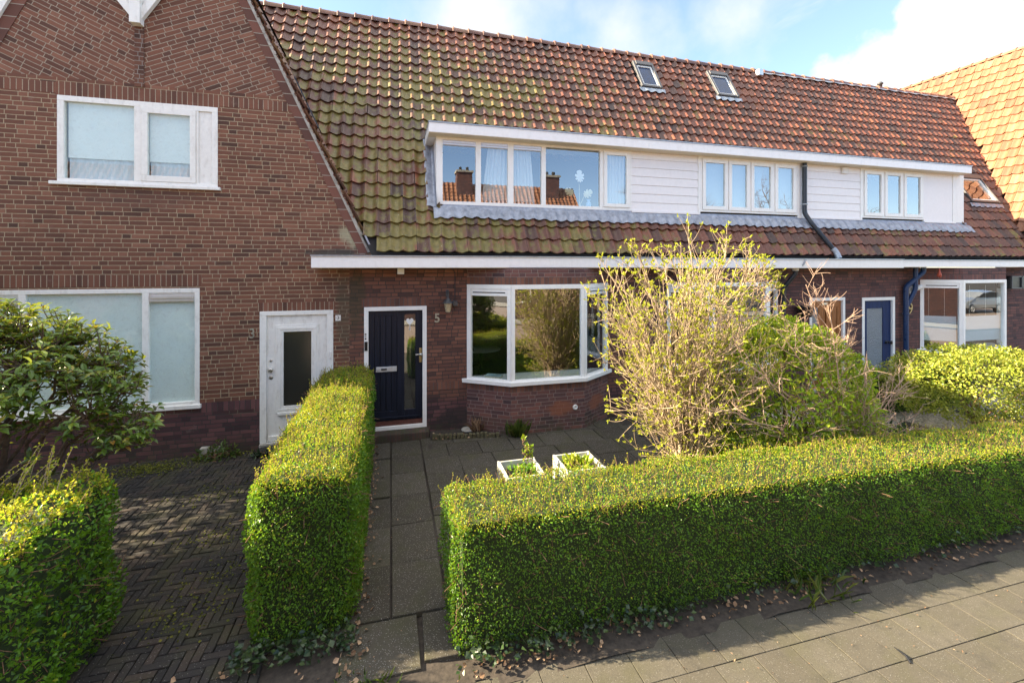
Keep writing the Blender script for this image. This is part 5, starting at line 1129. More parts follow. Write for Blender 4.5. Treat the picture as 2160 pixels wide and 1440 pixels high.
def shrub(name, label, cat, base, stems, sec, ter, bark, leafmat, leafsize, leafw, seed, inside, nleaf=5, r0=0.022, sec_len=(0.45, 0.95), ter_len=(0.18, 0.42), up=0.35, leaf_tpl='4', leaf_from=0.35, along=0, rn_bias=0.0, sides=5, thin=1.0):
    r = np.random.default_rng(seed); root = empty(name, base, label, cat)
    P1, R1, P2, R2, P3, R3_ = [], [], [], [], [], []; tips = []; tdir = []
    B = np.array(base)
    for tg, ctrl in stems:
        b0 = B + np.append(r.normal(0, .09, 2), -0.05); pl = bez(b0, ctrl, tg, 9); pl[2:-1] += r.normal(0, .02, pl[2:-1].shape); P1.append(pl); rr = r0 * r.uniform(.6, 1.25); R1.append(np.linspace(rr, .006, 9))
        for _ in range(sec):
            t = r.uniform(.22, .98); i = min(int(t * 8), 7); f = t * 8 - i; s0 = pl[i] * (1 - f) + pl[i + 1] * f; tan = unit(pl[i + 1] - pl[i]); out = unit((s0 - B) * np.array([1, 1, .2]))
            d = unit(tan * .55 + out * .35 + r.normal(0, .55, 3) + np.array([0, 0, up])); L_ = r.uniform(*sec_len) * (1.1 - .4 * t)
            e = s0 + d * L_
            for _k in range(6):
                if inside(e): break
                L_ *= .78; e = s0 + d * L_
            c_ = s0 + d * L_ * .5 + r.normal(0, .05, 3) * L_; q = bez(s0, c_, e + np.array([0, 0, .06 * L_]), 6); P2.append(q); r2 = r.uniform(.0045, .008); R2.append(np.linspace(r2 * thin, .003 * thin, 6))
            for _j in range(ter):
                t2 = r.uniform(.25, 1.0); i2 = min(int(t2 * 5), 4); f2 = t2 * 5 - i2; s1 = q[i2] * (1 - f2) + q[i2 + 1] * f2; d2 = unit(unit(q[i2 + 1] - q[i2]) * .7 + r.normal(0, .6, 3) + np.array([0, 0, up * .9])); l2 = r.uniform(*ter_len); e2 = s1 + d2 * l2
                if not inside(e2): e2 = s1 + d2 * l2 * .4
                P3.append(bez(s1, (s1 + e2) / 2 + r.normal(0, .02, 3), e2, 4)); R3_.append(np.linspace(.0038, .0022, 4) * thin); tips.append(e2); tdir.append(d2)
                for a in range(along): w = r.uniform(.35, .9); tips.append(s1 * (1 - w) + e2 * w); tdir.append(d2)
            tips.append(q[-1]); tdir.append(d)
    tubes('stems', P1, R1, bark, root, 7)
    if P2: tubes('branches', P2, R2, bark, root, sides)
    if P3: tubes('twigs', P3, R3_, bark, root, 4)
    if leafmat is not None:
        tips = np.array(tips); tdir = np.array(tdir); n = len(tips); k = nleaf
        P = np.repeat(tips, k, 0) - np.repeat(tdir, k, 0) * r.uniform(0, .035, (n * k, 1)); D = unit(np.repeat(tdir, k, 0) * .9 + r.normal(0, .6, (n * k, 3)) + np.array([0, 0, .25])); Nn = unit(r.normal(0, .6, D.shape) + np.array([-.2, -.1, .9]))
        leaves('foliage', P, D, Nn, leafsize * r.uniform(.55, 1.2, n * k), leafw, leafmat, root, np.clip(r.random(n * k) + rn_bias, 0, 1), leaf_tpl)
    return root

# tall shrub just breaking into leaf
FC = np.array([3.98, -3.12, 0.0])
def f_in(p):
    z = p[2]; k = np.interp(z, [0.0, .5, 1.4, 2.4, 3.2, 3.75], [.45, .95, 1.48, 1.6, 1.38, .5]); return ((p[0] - FC[0]) / k) ** 2 + ((p[1] - FC[1]) / (k * .62)) ** 2 < 1 and z > .12
r_ = np.random.default_rng(55); st = []
for i in range(40):
    a = r_.uniform(0, 2 * math.pi); z = r_.uniform(0.9, 3.3) if i > 6 else r_.uniform(2.8, 3.35); k = np.interp(z, [0.0, .5, 1.4, 2.4, 3.2, 3.75], [.45, .95, 1.45, 1.55, 1.32, .6]) * math.sqrt(r_.uniform(.15, 1.0))
    tg = FC + np.array([math.cos(a) * k, math.sin(a) * k * .6, z]); st.append((tg, FC + np.array([math.cos(a) * k * .32, math.sin(a) * k * .2, z * .62])))
shrub('flowering_shrub', 'tall pale-stemmed shrub breaking into yellow-green leaf before the bay windows', 'shrub', tuple(FC), st, 13, 5, M['tan'], M['fors'], 0.052, 0.42, 56, f_in, nleaf=5, r0=0.026, up=.42)
# dense green shrub beside it
def ell_leaves(name, label, cat, ctr, rad, n, mats, size, width, seed, tpl='8', power=2.6, shell=.16, zmin=.08, trunk=None, rn=(0.45, .25), up=.35, light=None, stems=None, bark=None):
    r = np.random.default_rng(seed); root = empty(name, (ctr[0], ctr[1], 0), label, cat)
    d = unit(r.normal(0, 1, (n, 3))); d[:, 2] = np.where(d[:, 2] < -.75, -d[:, 2], d[:, 2])
    k = (np.abs(d) ** power).sum(1) ** (-1 / power); P = d * k[:, None]; dep = np.minimum(r.exponential(shell * .5, n), .6); Nn = unit(np.sign(d) * np.abs(P) ** (power - 1) / np.array(rad))
    P = P * (1 - dep[:, None]) * np.array(rad); P = P + np.array(ctr); P = P + Nn * lump(P, 1.9, .05)[:, None] * (1 - dep)[:, None] + r.normal(0, .02, P.shape); ok = P[:, 2] > zmin; P, Nn, dep = P[ok], Nn[ok], dep[ok]; n = len(P)
    D = unit(r.normal(0, .8, P.shape) + Nn * .6 + np.array([0, 0, up])); L_ = unit(Nn * .7 + r.normal(0, .55, P.shape) + np.array([0, 0, .5]))
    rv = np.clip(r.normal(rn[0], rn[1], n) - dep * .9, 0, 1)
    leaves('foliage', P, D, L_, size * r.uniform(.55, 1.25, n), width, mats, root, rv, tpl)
    S = []; 
    for i in range(stems or 14):
        a = unit(r.normal(0, 1, 3) * np.array([1, 1, .4]) + np.array([0, 0, .6])); e = np.array(ctr) + a * np.array(rad) * .8; b0 = np.array([ctr[0], ctr[1], -.03]) + np.append(r.normal(0, .07, 2), 0); S.append(bez(b0, (b0 + e) / 2 + np.array([0, 0, -.12]) * 0 + np.append((e - b0)[:2] * -.12, .1), e, 7))
    tubes('stems', S, np.tile(np.linspace(.02, .005, 7), (len(S), 1)), bark or M['twig'], root, 6)
    return root
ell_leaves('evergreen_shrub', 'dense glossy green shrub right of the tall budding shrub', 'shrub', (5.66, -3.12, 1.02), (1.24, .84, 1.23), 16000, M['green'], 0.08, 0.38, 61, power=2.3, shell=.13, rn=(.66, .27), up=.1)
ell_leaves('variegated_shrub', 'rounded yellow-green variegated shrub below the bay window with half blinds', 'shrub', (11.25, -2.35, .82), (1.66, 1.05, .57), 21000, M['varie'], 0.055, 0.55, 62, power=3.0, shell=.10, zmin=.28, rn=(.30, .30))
ell_leaves('low_shrub', 'low small-leaved green plant at the feet of the bare twiggy shrub', 'shrub', (5.6, -3.62, .42), (2.1, .5, .48), 5200, [M['green']], 0.045, 0.5, 64, tpl='4', power=2.2, shell=.3, rn=(.55, .3))
# bare twiggy shrub
r_ = np.random.default_rng(70); st = []; BB = np.array([6.25, -3.7, 0])
for (x, y) in ((1905, 800), (1890, 870), (1850, 920), (1925, 900), (1800, 940), (1640, 640), (1700, 600), (1745, 640), (1790, 690), (1660, 720), (1560, 760), (1740, 760), (1830, 760), (1880, 830), (1610, 800), (1680, 830), (1770, 840), (1560, 880), (1500, 860), (1830, 850)):
    tg = np.array(at_y(x, y, -3.7 + r_.uniform(-.3, .35))); c_ = BB + (tg - BB) * np.array([.35, .35, .0]) + np.array([0, 0, tg[2] * .55 + .15]); st.append((tg, c_))
shrub('dry_shrub', 'leafless twiggy shrub with pinkish dry stems before the orange wooden door', 'shrub', tuple(BB), st, 12, 6, M['pinktwig'], M['dead'], 0.022, 0.5, 71, lambda p: p[2] > .1, nleaf=1, r0=0.0095, sec_len=(.25, .65), ter_len=(.10, .28), up=.3, thin=.72)

# big-leaved evergreen on the left
def rhodo():
    r = np.random.default_rng(81); base = np.array([-4.15, -2.95, 0.0]); root = empty('evergreen_bush', tuple(base), 'big-leaved evergreen bush with bent bare branches before the left window', 'bush')
    limbs, LR = [], []; nodes = []
    for (x, y, dy) in ((120, 665, -.1), (260, 700, .1), (318, 760, .0), (325, 850, -.1), (300, 905, .2), (40, 650, .2), (190, 650, .35), (90, 700, -.4), (230, 820, -.3), (20, 760, -.3), (-120, 700, 0), (-220, 780, .3), (-60, 640, -.2), (170, 760, .4)):
        e = np.array(at_y(x, y, -2.95 + dy)); e = base + (e - base) * np.array([.86, .86, .86]); hz = e - base; c_ = base + hz * np.array([.42, .42, 0]) + np.array([0, 0, e[2] * .42 + .1]); pl = bez(base + np.append(r.normal(0, .12, 2), 0), c_, e, 11); pl[2:-1] += r.normal(0, .035, pl[2:-1].shape); limbs.append(pl); LR.append(np.linspace(r.uniform(.028, .05), .008, 11)); nodes.append(pl[3:])
    tubes('branches', limbs, LR, M['rhodobark'], root, 8)
    nodes = np.concatenate(nodes)
    cx = np.array([-4.25, -2.95, 1.84]); tips = []
    for i in range(1500):
        d = unit(r.normal(0, 1, 3)); 
        if d[2] < -.15 and r.random() < .75: d[2] = -d[2]
        p = cx + d * np.array([1.75, 1.15, 1.02]) * r.uniform(.66, 1.0)
        # umbrella crown, thinner at the left below
        if p[2] < 1.5 and p[0] < -3.15 and r.random() < .75: continue
        if p[2] < .8: continue
        tips.append(p)
    for i in range(70): 
        x, y = r.uniform(200, 335), r.uniform(850, 935); tips.append(np.array(at_y(x, y, -2.95 + r.uniform(-.4, .4))))
    tips = np.array(tips); tw, TR = [], []; 
    for p in tips:
        dd = np.linalg.norm(nodes - p, axis=1) + (nodes[:, 2] > p[2]) * .4; s0 = nodes[np.argmin(dd)]; tw.append(bez(s0, (s0 + p) / 2 + np.array([0, 0, -.08]) + r.normal(0, .04, 3), p, 6)); TR.append(np.linspace(.009, .0035, 6))
    tubes('twigs', tw, TR, M['rhodobark'], root, 5)
    td = unit(np.array([t[-1] - t[-3] for t in tw]) + np.array([0, 0, .12])); k = 8; n = len(tips)
    a = np.tile(np.arange(k) * 2 * math.pi / k, n) + np.repeat(r.uniform(0, 6, n), k); T_ = np.repeat(td, k, 0); u_ = unit(np.cross(T_, np.array([.3, .2, 1.0]))); v_ = np.cross(T_, u_)
    rad = u_ * np.cos(a)[:, None] + v_ * np.sin(a)[:, None]; D = unit(rad * r.uniform(.6, 1.1, (n * k, 1)) + T_ * r.uniform(.1, .8, (n * k, 1)) + np.array([0, 0, -.12])); P = np.repeat(tips, k, 0) - T_ * r.uniform(0, .11, (n * k, 1))
    leaves('foliage', P, D, unit(T_ + np.array([0, 0, .8]) + r.normal(0, .25, D.shape)), r.uniform(.06, .115, n * k), .40, M['rhodo'], root, r.random(n * k), '8')
rhodo()
# long untrimmed shoots of the left hedge
ell_leaves('evergreen_bush', 'unseen leafy bush added outside the picture at far left to shade the drive', 'bush', (-7.4, -1.75, 1.85), (1.1, 2.1, 1.9), 10000, M['rhodo'], .12, .45, 83, power=2.6, shell=.25)  # bush added out of view to cast shade on the drive
def shoots_left():
    r = np.random.default_rng(85); root = empty('hedge_shoots', (-3.2, -3.8, 1.2), 'untrimmed sprays of small leaves rising from the hedge under the big-leaved bush', 'plant')
    pl, lp, ld = [], [], []
    for i in range(16):
        x, y = r.uniform(-40, 200), r.uniform(925, 985); 
        if y < 930 and x > 130 and r.random() < .5: continue
        e = np.array(at_y(x, y, -3.85 + r.uniform(-.35, .2))); b0 = e + np.array([r.uniform(-.35, .05), r.uniform(-.25, .1), 0]); b0[2] = 1.15; q = bez(b0, (b0 + e) / 2 + np.array([-.03, 0, .05]), e, 6); pl.append(q)
        for t in np.linspace(.15, 1, 22): j = min(int(t * 5), 4); f = t * 5 - j; lp.append(q[j] * (1 - f) + q[j + 1] * f); ld.append(unit(unit(e - b0) * .6 + r.normal(0, .7, 3)))
    tubes('stems', pl, np.tile(np.linspace(.004, .002, 6), (len(pl), 1)), M['tan'], root, 4); lp, ld = np.array(lp), np.array(ld)
    leaves('foliage', lp, ld, unit(r.normal(0, .6, ld.shape) + np.array([0, 0, 1])), r.uniform(.02, .038, len(lp)), .6, M['hedgetip'], root, r.random(len(lp)))
shoots_left()

# ground cover, litter
def scatter(name, pts, mat, size, label, cat, width=.7, flat=.85, lift=.01, seed=0, tpl='4'):
    r = np.random.default_rng(seed); n = len(pts); D = unit(np.column_stack([r.normal(0, 1, (n, 2)), r.normal(0, .25, n)])); Nn = unit(np.column_stack([r.normal(0, 1 - flat, (n, 2)) * 2, np.ones(n)]))
    P = np.array(pts); P[:, 2] += r.uniform(0, lift, n)
    o = leaves(name, P, D, Nn, size * r.uniform(.5, 1.3, n), width, mat, None, r.random(n), tpl); o['kind'] = 'stuff'; return tag(o, label, cat)
def blob_pts(r, n, x0, x1, y0, y1, z=0.0, sd=None): return np.column_stack([r.uniform(x0, x1, n), r.uniform(y0, y1, n), np.full(n, z)])
r_ = np.random.default_rng(90)
P = np.concatenate([np.column_stack([r_.normal(-.27, .05, 240), r_.uniform(-5.0, -.4, 240), np.full(240, .012)]), blob_pts(r_, 430, .5, 9.5, -5.16, -4.98, -.02), blob_pts(r_, 40, 0.7, 2.2, -.5, -.1, .03), blob_pts(r_, 60, -1.6, -.2, -5.2, -4.6, .0)])
scatter('dead_leaves', P, M['dead'], 0.042, 'curled brown dead leaves lying along the hedge feet', 'leaves', .75, .6, .025, 91, '8')
P = np.concatenate([blob_pts(r_, 330, -1.2, -.28, -4.75, -4.5, .02), blob_pts(r_, 420, .5, 2.6, -5.16, -4.95, .015), blob_pts(r_, 260, 2.6, 8, -5.1, -4.95, .02)]); P[:, 2] += r_.exponential(.035, len(P))
scatter('ivy', P, M['ivy'], 0.05, 'dark ivy creeping along the feet of the clipped hedges', 'ivy', .9, .5, .05, 92)
P = np.concatenate([np.column_stack([r_.normal(-3.55, .32, 1100), r_.normal(-.38, .13, 1100), np.full(1100, .005)]), np.column_stack([r_.uniform(-3.4, -1.2, 500), r_.normal(-.15, .08, 500), np.full(500, .005)])])
for cx_, cy_, sx_ in ((-1.9, -2.6, .3), (-1.6, -3.4, .25), (-1.8, -3.9, .2), (-2.3, -1.5, .35)): P = np.concatenate([P, np.column_stack([r_.normal(cx_, sx_, 260), r_.normal(cy_, .16, 260), np.full(260, -.004)])])
P = P[P[:, 1] < -.02]
scatter('moss_patch', P, M['moss'], 0.026, 'yellow-green moss growing on the dark herringbone drive', 'moss', .8, .4, .012, 93)
P = np.concatenate([blob_pts(r_, 60, -2.6, -1.2, -4.4, -.4, .008), blob_pts(r_, 160, -.3, 4.0, -4.9, -.3, .008), blob_pts(r_, 160, 1.2, 8, -6.6, -5.15, -.028)])
scatter('leaf_crumbs', P, M['dead'], 0.02, 'tiny pale leaf crumbs strewn over the paving', 'litter', .5, .8, .006, 94)
def tuft(name, label, cat, base, n, L0, L1, mat, seed, spread=.06, wid=.10, lean=.45):
    r = np.random.default_rng(seed); P = np.column_stack([r.normal(base[0], spread, n), r.normal(base[1], spread * .7, n), np.full(n, base[2])]); out = np.column_stack([r.normal(0, lean, n), r.normal(0, lean, n), np.ones(n)]); nn = unit(np.column_stack([r.normal(0, 1, (n, 2)), np.full(n, .2)]))
    root = empty(name, base, label, cat); leaves('blades', P, unit(out), nn, r.uniform(L0, L1, n), wid, mat, root, r.random(n), '8'); return root
tuft('grass_tuft', 'tuft of grass growing against the foot of the brick bay', 'grass', (2.25, -.60, 0.0), 70, .16, .38, M['grassb'], 95)
tuft('grass_tuft', 'small reddish dried weed in the corner beside the brick bay', 'weed', (1.55, -.25, .03), 26, .12, .34, M['dead'], 96, .05, .12)
g_ = at_z(1900, 940, 0)
tuft('iris_clump', 'dark blue-green sword leaves standing by the gravel path', 'plant', (g_.x, g_.y, 0), 130, .22, .5, M['iris'], 97, .26, .09, .3)
tuft('iris_clump', 'blue-green grassy clump at the foot of the tall pale-stemmed shrub', 'plant', (3.35, -3.3, 0), 160, .22, .46, M['iris'], 98, .22, .05, .5)
ell_leaves('weed', 'leafy green weed sprawling by the foot of the wall near the white door', 'weed', (-2.72, -.22, .05), (.28, .14, .10), 160, M['grassb'], .09, .4, 99, stems=5, zmin=-.01)
ell_leaves('weed', 'small dark weed between the white door and the hedge', 'weed', (-2.05, -.34, .04), (.16, .12, .09), 90, M['ivy'], .07, .45, 100, stems=4, zmin=-.01)
tuft('grass_tuft', 'little grass tuft at the end of the slab path', 'grass', (-.18, -5.06, -.03), 60, .05, .12, M['grassb'], 105, .10, .14)
tuft('grass_tuft', 'dry grass tuft under the long hedge by the pavement', 'grass', (4.0, -5.06, -.03), 90, .10, .26, M['grassb'], 106, .22, .06, .6)

# ------------------------------------------------------------------ small things in the garden
def planter(x0, x1, y0, y1, label):
    root = empty('planter', ((x0 + x1) / 2, (y0 + y1) / 2, 0), label, 'planter', 'square wooden planters')
    b = MB(); t = .03; h = .38
    b.box(x0, x1, y0, y0 + t, 0.02, h); b.box(x0, x1, y1 - t, y1, 0.02, h); b.box(x0, x0 + t, y0 + t, y1 - t, 0.02, h); b.box(x1 - t, x1, y0 + t, y1 - t, 0.02, h); b.build('box', M['planter'], root, .006)
    b = MB(); b.box(x0 + t, x1 - t, y0 + t, y1 - t, .03, .27); b.build('soil', M['soil'], root)
    b = MB()
    for xx in (x0 - .008, x1 - .022):
        for yy in (y0 - .008, y1 - .022): b = MB(); b.box(xx, xx + .03, yy, yy + .03, 0, h + .002); b.build('corner_post', M['planter'], root, .004)
    return root
planter(1.46, 1.99, -2.92, -2.38, 'left weathered white planter box, mostly in shade')
planter(2.29, 2.84, -2.94, -2.38, 'right white planter box in full sunlight')
ell_leaves('weed', 'dark leafy weed with one tall stalk growing in the shaded planter', 'plant', (1.75, -2.62, .33), (.2, .18, .09), 170, M['hedge'], .06, .6, 107, stems=6, zmin=.25, rn=(.6, .25))
st_ = [(np.array([1.80, -2.50, .72]), np.array([1.77, -2.5, .5])), (np.array([1.84, -2.52, .6]), np.array([1.8, -2.5, .45]))]
shrub('weed_stalk', 'tall leafy stalk rising out of the shaded planter', 'plant', (1.77, -2.5, .28), st_, 8, 2, M['hedge'] if False else M['twig'], M['green'], .045, .5, 108, lambda p: True, nleaf=3, r0=.004, sec_len=(.03, .08), ter_len=(.02, .05))
ell_leaves('primrose', 'bright pale green leaf rosette filling the sunlit planter', 'plant', (2.58, -2.63, .33), (.2, .19, .12), 110, M['green'], .11, .42, 109, stems=6, zmin=.26, rn=(.75, .25), up=.8)
# edging bricks
ebm = MB(); ebm.box(-.03, .03, -.035, .035, -.05, .09); eb = ebm.build('edging_brick', mat_plain('mossy_brick', (0.085, 0.075, 0.04), .95, var=.6, scale=30, bump=.6, dirt=.5, dirtcol=(.05, .06, .02)), None, .012)
for i in range(17):
    o = eb if i == 0 else eb.copy()
    if i: col.objects.link(o)
    t = i / 16; o.location = (.76 + 1.14 * t, -.33 - .17 * t + random.uniform(-.008, .008), random.uniform(-.02, .012)); o.rotation_euler = (random.uniform(-.1, .1), random.uniform(-.1, .1), random.uniform(-.25, .1))
    tag(o, 'small mossy brick standing on end in the edging row by the navy door step', 'brick', 'mossy edging bricks')
b = MB(); b.quad((.70, -.36, .015), (1.95, -.52, .015), (2.0, -.46, .03), (1.42, -.02, .04)); b.quad((.70, -.36, .015), (1.42, -.02, .04), (.70, -.02, .04), (.70, -.02, .039)); struct(b.build('flower_bed', M['soil']))
a = at_z(545, 962, 0); c_ = at_z(600, 955, 0)
b = MB(); b.obox((a.x + .02, a.y - .05, .0), (.34, .10, 0), (-.05, .16, 0), (0, 0, .10)); tag(b.build('plank', M['dark'], None, .01), 'short black weathered block lying in front of the white door', 'block')
b = MB(); b.lathe([(0, 0), (.12, 0), (.14, .02), (.13, .03), (.02, .035), (0, .034)], 20, (1.42, -.12, .03)); tag(b.build('saucer', M['mortar'], None), 'pale grey saucer lying in the bed by the brick bay corner', 'saucer')
# dark twig on the pavement
p0 = at_z(1921, 1398, -.03); b = MB(); b.tube([p0, p0 + Vector((.02, .05, .015)), p0 + Vector((.025, .14, .01))], [.007, .009, .003], 6); tag(b.build('stick', M['black'], None), 'thin dark stick lying on the pavement at lower right', 'stick')
# lantern on the wall
lx = PX(945, -.1); root = empty('wall_lantern', (lx, 0, 2.3), 'small grey wall lantern with amber glass beside the numeral 5', 'lamp')
b = MB(); b.lathe([(.015, .20), (.02, .17), (.10, .085), (.105, .075), (.075, .07)], 6, (lx, -.11, 2.36), smooth=False); b.lathe([(.012, .25), (.018, .22), (.012, .19)], 8, (lx, -.11, 2.36)); b.build('lamp_roof', M['lampmetal'], root)
b = MB(); b.lathe([(.072, .07), (.045, -.09)], 6, (lx, -.11, 2.36), smooth=False); b.build('lamp_glass', M['lampglass'], root)
b = MB(); b.lathe([(.0, -.105), (.05, -.10), (.052, -.088), (.0, -.087)], 6, (lx, -.11, 2.36), smooth=False); b.build('lamp_base', M['lampmetal'], root)
b = MB(); b.tube([(lx, -.005, 2.62), (lx, -.06, 2.66), (lx, -.11, 2.60)], .012, 8); b.box(lx - .03, lx + .03, -.012, -.001, 2.54, 2.68); b.build('bracket', M['lampmetal'], root)
xb = PX(960, -.03); b = MB(); b.box(xb - .045, xb + .045, -.06, -.002, 2.37, 2.47); b.build('junction_box', M['lampmetal'], root, .008)
b = MB(); b.tube([(xb, -.012, 2.47), (xb, -.012, 3.0), (xb - .06, -.012, 3.09)], .007, 6); b.build('cable', M['pipe'], root)
# wall lamp, ornament, letter box by the far doors
xl = PX(1924, -.05); root = empty('wall_lamp', (xl, 0, 2.5), 'small white spotlight on the wall above the brass 9', 'lamp')
b = MB(); b.box(xl - .09, xl + .02, -.05, -.002, 2.42, 2.62); b.build('lamp_base', M['whiteplastic'], root, .01)
b = MB(); b.tube([(xl - .04, -.05, 2.52), (xl + .16, -.16, 2.60)], [.055, .07], 14); b.build('lamp_head', M['whiteplastic'], root)
xo = at_y(1967, 585, -.25).x; b = MB(); b.lathe([(0, .26), (.012, .22), (.022, .15), (.045, .08), (.05, .035), (.02, 0), (0, 0)], 12, (xo, -.40, 2.84)); tag(b.build('ornament', M['terracotta'], None), 'red drop-shaped ornament hanging above the window of the blue-door house', 'ornament')
xm = PX(1692, -.1); b = MB(); b.lathe([(0, 0), (.13, 0), (.17, .22), (.185, .23), (.185, .25), (.16, .25), (.15, .2), (0, .2)], 16, (xm, -.19, 1.95)); root = empty('hanging_pot', (xm, -.19, 1.95), 'black pot hanging on the wall left of the orange wooden door', 'pot'); b.build('pot', M['black'], root)
b = MB(); b.box(xm - .02, xm + .02, -.03, -.002, 2.0, 2.22); b.build('hook', M['black'], root)
# ------------------------------------------------------------------ inside the bay of number 5
b = MB(); root = empty('book', (1.95, -.30, 1.0), 'thick pale book lying on the window board of the bay', 'book')
U_ = Vector((.83, -.56, 0)).normalized(); V_ = Vector((.56, .83, 0)).normalized(); o = Vector((1.72, -.16, 1.002)) + V_ * .01
b.obox(o, U_ * .30, V_ * .20, (0, 0, .045)); b.build('pages', mat_plain('book_pages', (.62, .58, .46), .8), root)
b = MB(); b.obox(o - U_ * .004 - V_ * .004 + Vector((0, 0, .0455)), U_ * .308, V_ * .208, (0, 0, .004)); b.build('cover', mat_plain('book_cover', (.40, .55, .58), .4, var=.5, scale=9), root)
def chair(x, y, rz, label):
    root = empty('dining_chair', (x, y, .15), label, 'chair'); c, s_ = math.cos(rz), math.sin(rz)
    def T(px, py, pz): return (x + c * px - s_ * py, y + s_ * px + c * py, .15 + pz)
    for sx in (-.18, .18):
        for sy in (-.18, .18): b = MB(); b.tube([T(sx * .8, sy * .8, .45), T(sx * 1.15, sy * 1.15, 0)], [.015, .011], 8); b.build('leg', M['black'], root)
    b = MB(); b.lathe([(0, 0), (.2, 0), (.215, .015), (.2, .03), (0, .03)], 24, T(0, 0, .44)); b.build('seat', M['black'], root)
    b = MB(); pts = [T(.20 * math.cos(a), .17, .46 + .52 * math.sin(a)) for a in np.linspace(0, math.pi, 18)]; b.tube(pts, .012, 8); b.build('back_frame', M['black'], root)
    for dx in (-.11, -.055, 0, .055, .11): b = MB(); b.tube([T(dx, .17, .46), T(dx * 1.05, .19, .46 + .50 * math.sqrt(max(0, 1 - (dx / .21) ** 2)))], .006, 6); b.build('spindle', M['black'], root)
chair(2.0, 2.9, .3, 'black spindle-back chair in the room behind the bay window')
root = empty('dining_table', (2.35, 3.5, .15), 'round white table in the room behind the bay window', 'table')
b = MB(); b.lathe([(0, 0), (.55, 0), (.56, .015), (.55, .03), (0, .03)], 32, (2.35, 3.5, .87)); b.build('tabletop', M['white'], root); b = MB(); b.lathe([(.28, 0), (.05, .05), (.04, .4), (.06, .72)], 16, (2.35, 3.5, .15)); b.build('pedestal', M['black'], root)
# leaf ornament and vase in the dormer
root = empty('leaf_ornament', (3.9, .45, 4.4), 'gold and white metal leaf ornament behind the wide dormer pane', 'ornament'); M['gold'] = mat_plain('pale_gold', (.62, .55, .36), .4, .4)
def mono(ctr, s_, rz, mat):
    b = MB(); pts = []
    for i in range(64):
        a = 2 * math.pi * i / 64; rr = (0.55 + .45 * (1 - abs(math.sin(a / 2)) ** 1.5)) * (1 - .42 * (0.5 + 0.5 * math.cos(a * 9)) ** 3 * (1 if .3 < a < 5.98 else 0)); pts.append((math.sin(a) * rr * .82, math.cos(a) * rr))
    cr, sr = math.cos(rz), math.sin(rz); poly = [(ctr[0] + s_ * (cr * x - sr * y), ctr[1], ctr[2] + s_ * (sr * x + cr * y)) for x, y in pts]
    n = len(poly); vs = [(ctr[0], ctr[1] - .012, ctr[2])] + poly; b.add(vs, [(0, 1 + i, 1 + (i + 1) % n) for i in range(n)]); o_ = b.build('leaf_plate', mat, root); sm = o_.modifiers.new('thick', 'SOLIDIFY'); sm.thickness = .004
mono((3.93, .42, 5.02), .17, .1, M['white']); mono((3.72, .43, 4.70), .14, 1.1, M['gold']); mono((4.10, .44, 4.68), .15, -1.0, M['gold'])
b = MB(); b.tube([(3.93, .43, 4.36), (3.92, .43, 4.9)], .006, 6); b.tube([(3.93, .43, 4.40), (3.78, .44, 4.66)], .005, 6); b.tube([(3.93, .43, 4.42), (4.05, .45, 4.64)], .005, 6); b.build('stem', M['gold'], root)
b = MB(); b.lathe([(0, 0), (.05, 0), (.055, .08), (.05, .13), (.03, .15), (.045, .19), (0, .17)], 16, (4.13, .41, 4.37)); tag(b.build('vase', mat_plain('blue_white_vase', (.25, .36, .55), .25, var=.6, scale=30), None), 'small blue and white vase on the dormer window sill', 'vase')

# ------------------------------------------------------------------ across the street (seen mirrored in the glass)
ho = empty('opposite_house', (6, -19, 0), 'brick house row across the street with orange tiled roof, mirrored in the dormer glass', 'house')
b = MB(); b.box(-20, 13.5, -24, -19.0, -.06, 3.3); b.build('wall', M['b9'], ho)
Uo = Vector((0, -math.cos(math.radians(55)), math.sin(math.radians(55)))); No = Vector((0, math.sin(math.radians(55)), math.cos(math.radians(55))))
tile_sheet('roof', M['tileE'], (13.5, -18.8, 3.2), (-1, 0, 0), Uo, No, 110, 23, .30, .31, lambda p: True, ho, 301)
b = MB(); b.quad((13.5, -18.85, 3.15), (-20, -18.85, 3.15), (-20, -22.9, 8.95), (13.5, -22.9, 8.95)); b.quad((13.5, -22.9, 8.95), (-20, -22.9, 8.95), (-20, -27, 3.15), (13.5, -27, 3.15)); b.quad((13.5, -18.85, 3.15), (13.5, -22.9, 8.95), (13.5, -27, 3.15), (13.5, -26.99, 3.15)); b.build('roof_underside', M['dark'], ho)
for x_ in (-12, -6, 0, 6): b = MB(); frame_rect(b, x_, x_ + 2.4, .9, 2.6, .08, -19.0, -18.95); w_ = b.build('window', M['white'], ho); pane(w_, x_ + .08, x_ + 2.32, .98, 2.52, -18.985, M['black'])
def chimney(px, ytop, h, sc=1.0):
    u = (px - PCX) / F; v = -(ytop - HY) / F; t = (2 * (YD + .03) + CAMD + 22.7) / (CS - SN * u); x_ = t * (SN + CS * u); zt = CAMZ + t * v
    b = MB(); b.box(x_ - .55, x_ + .55, -23.1, -22.2, zt - h, zt); ch = b.build('chimney', M['b9'], ho); b = MB(); b.box(x_ - .62, x_ + .62, -23.17, -22.13, zt - .16, zt - .01); b.build('chimney_cap', M['mortar'], ch)
    for dx in (-.25, .25): b = MB(); b.lathe([(.11, 0), (.12, .02), (.10, .3), (.08, .3)], 10, (x_ + dx, -22.65, zt)); b.build('chimney_pot', M['dark'], ch)
chimney(978, 362, 2.2); chimney(1160, 372, 2.2)
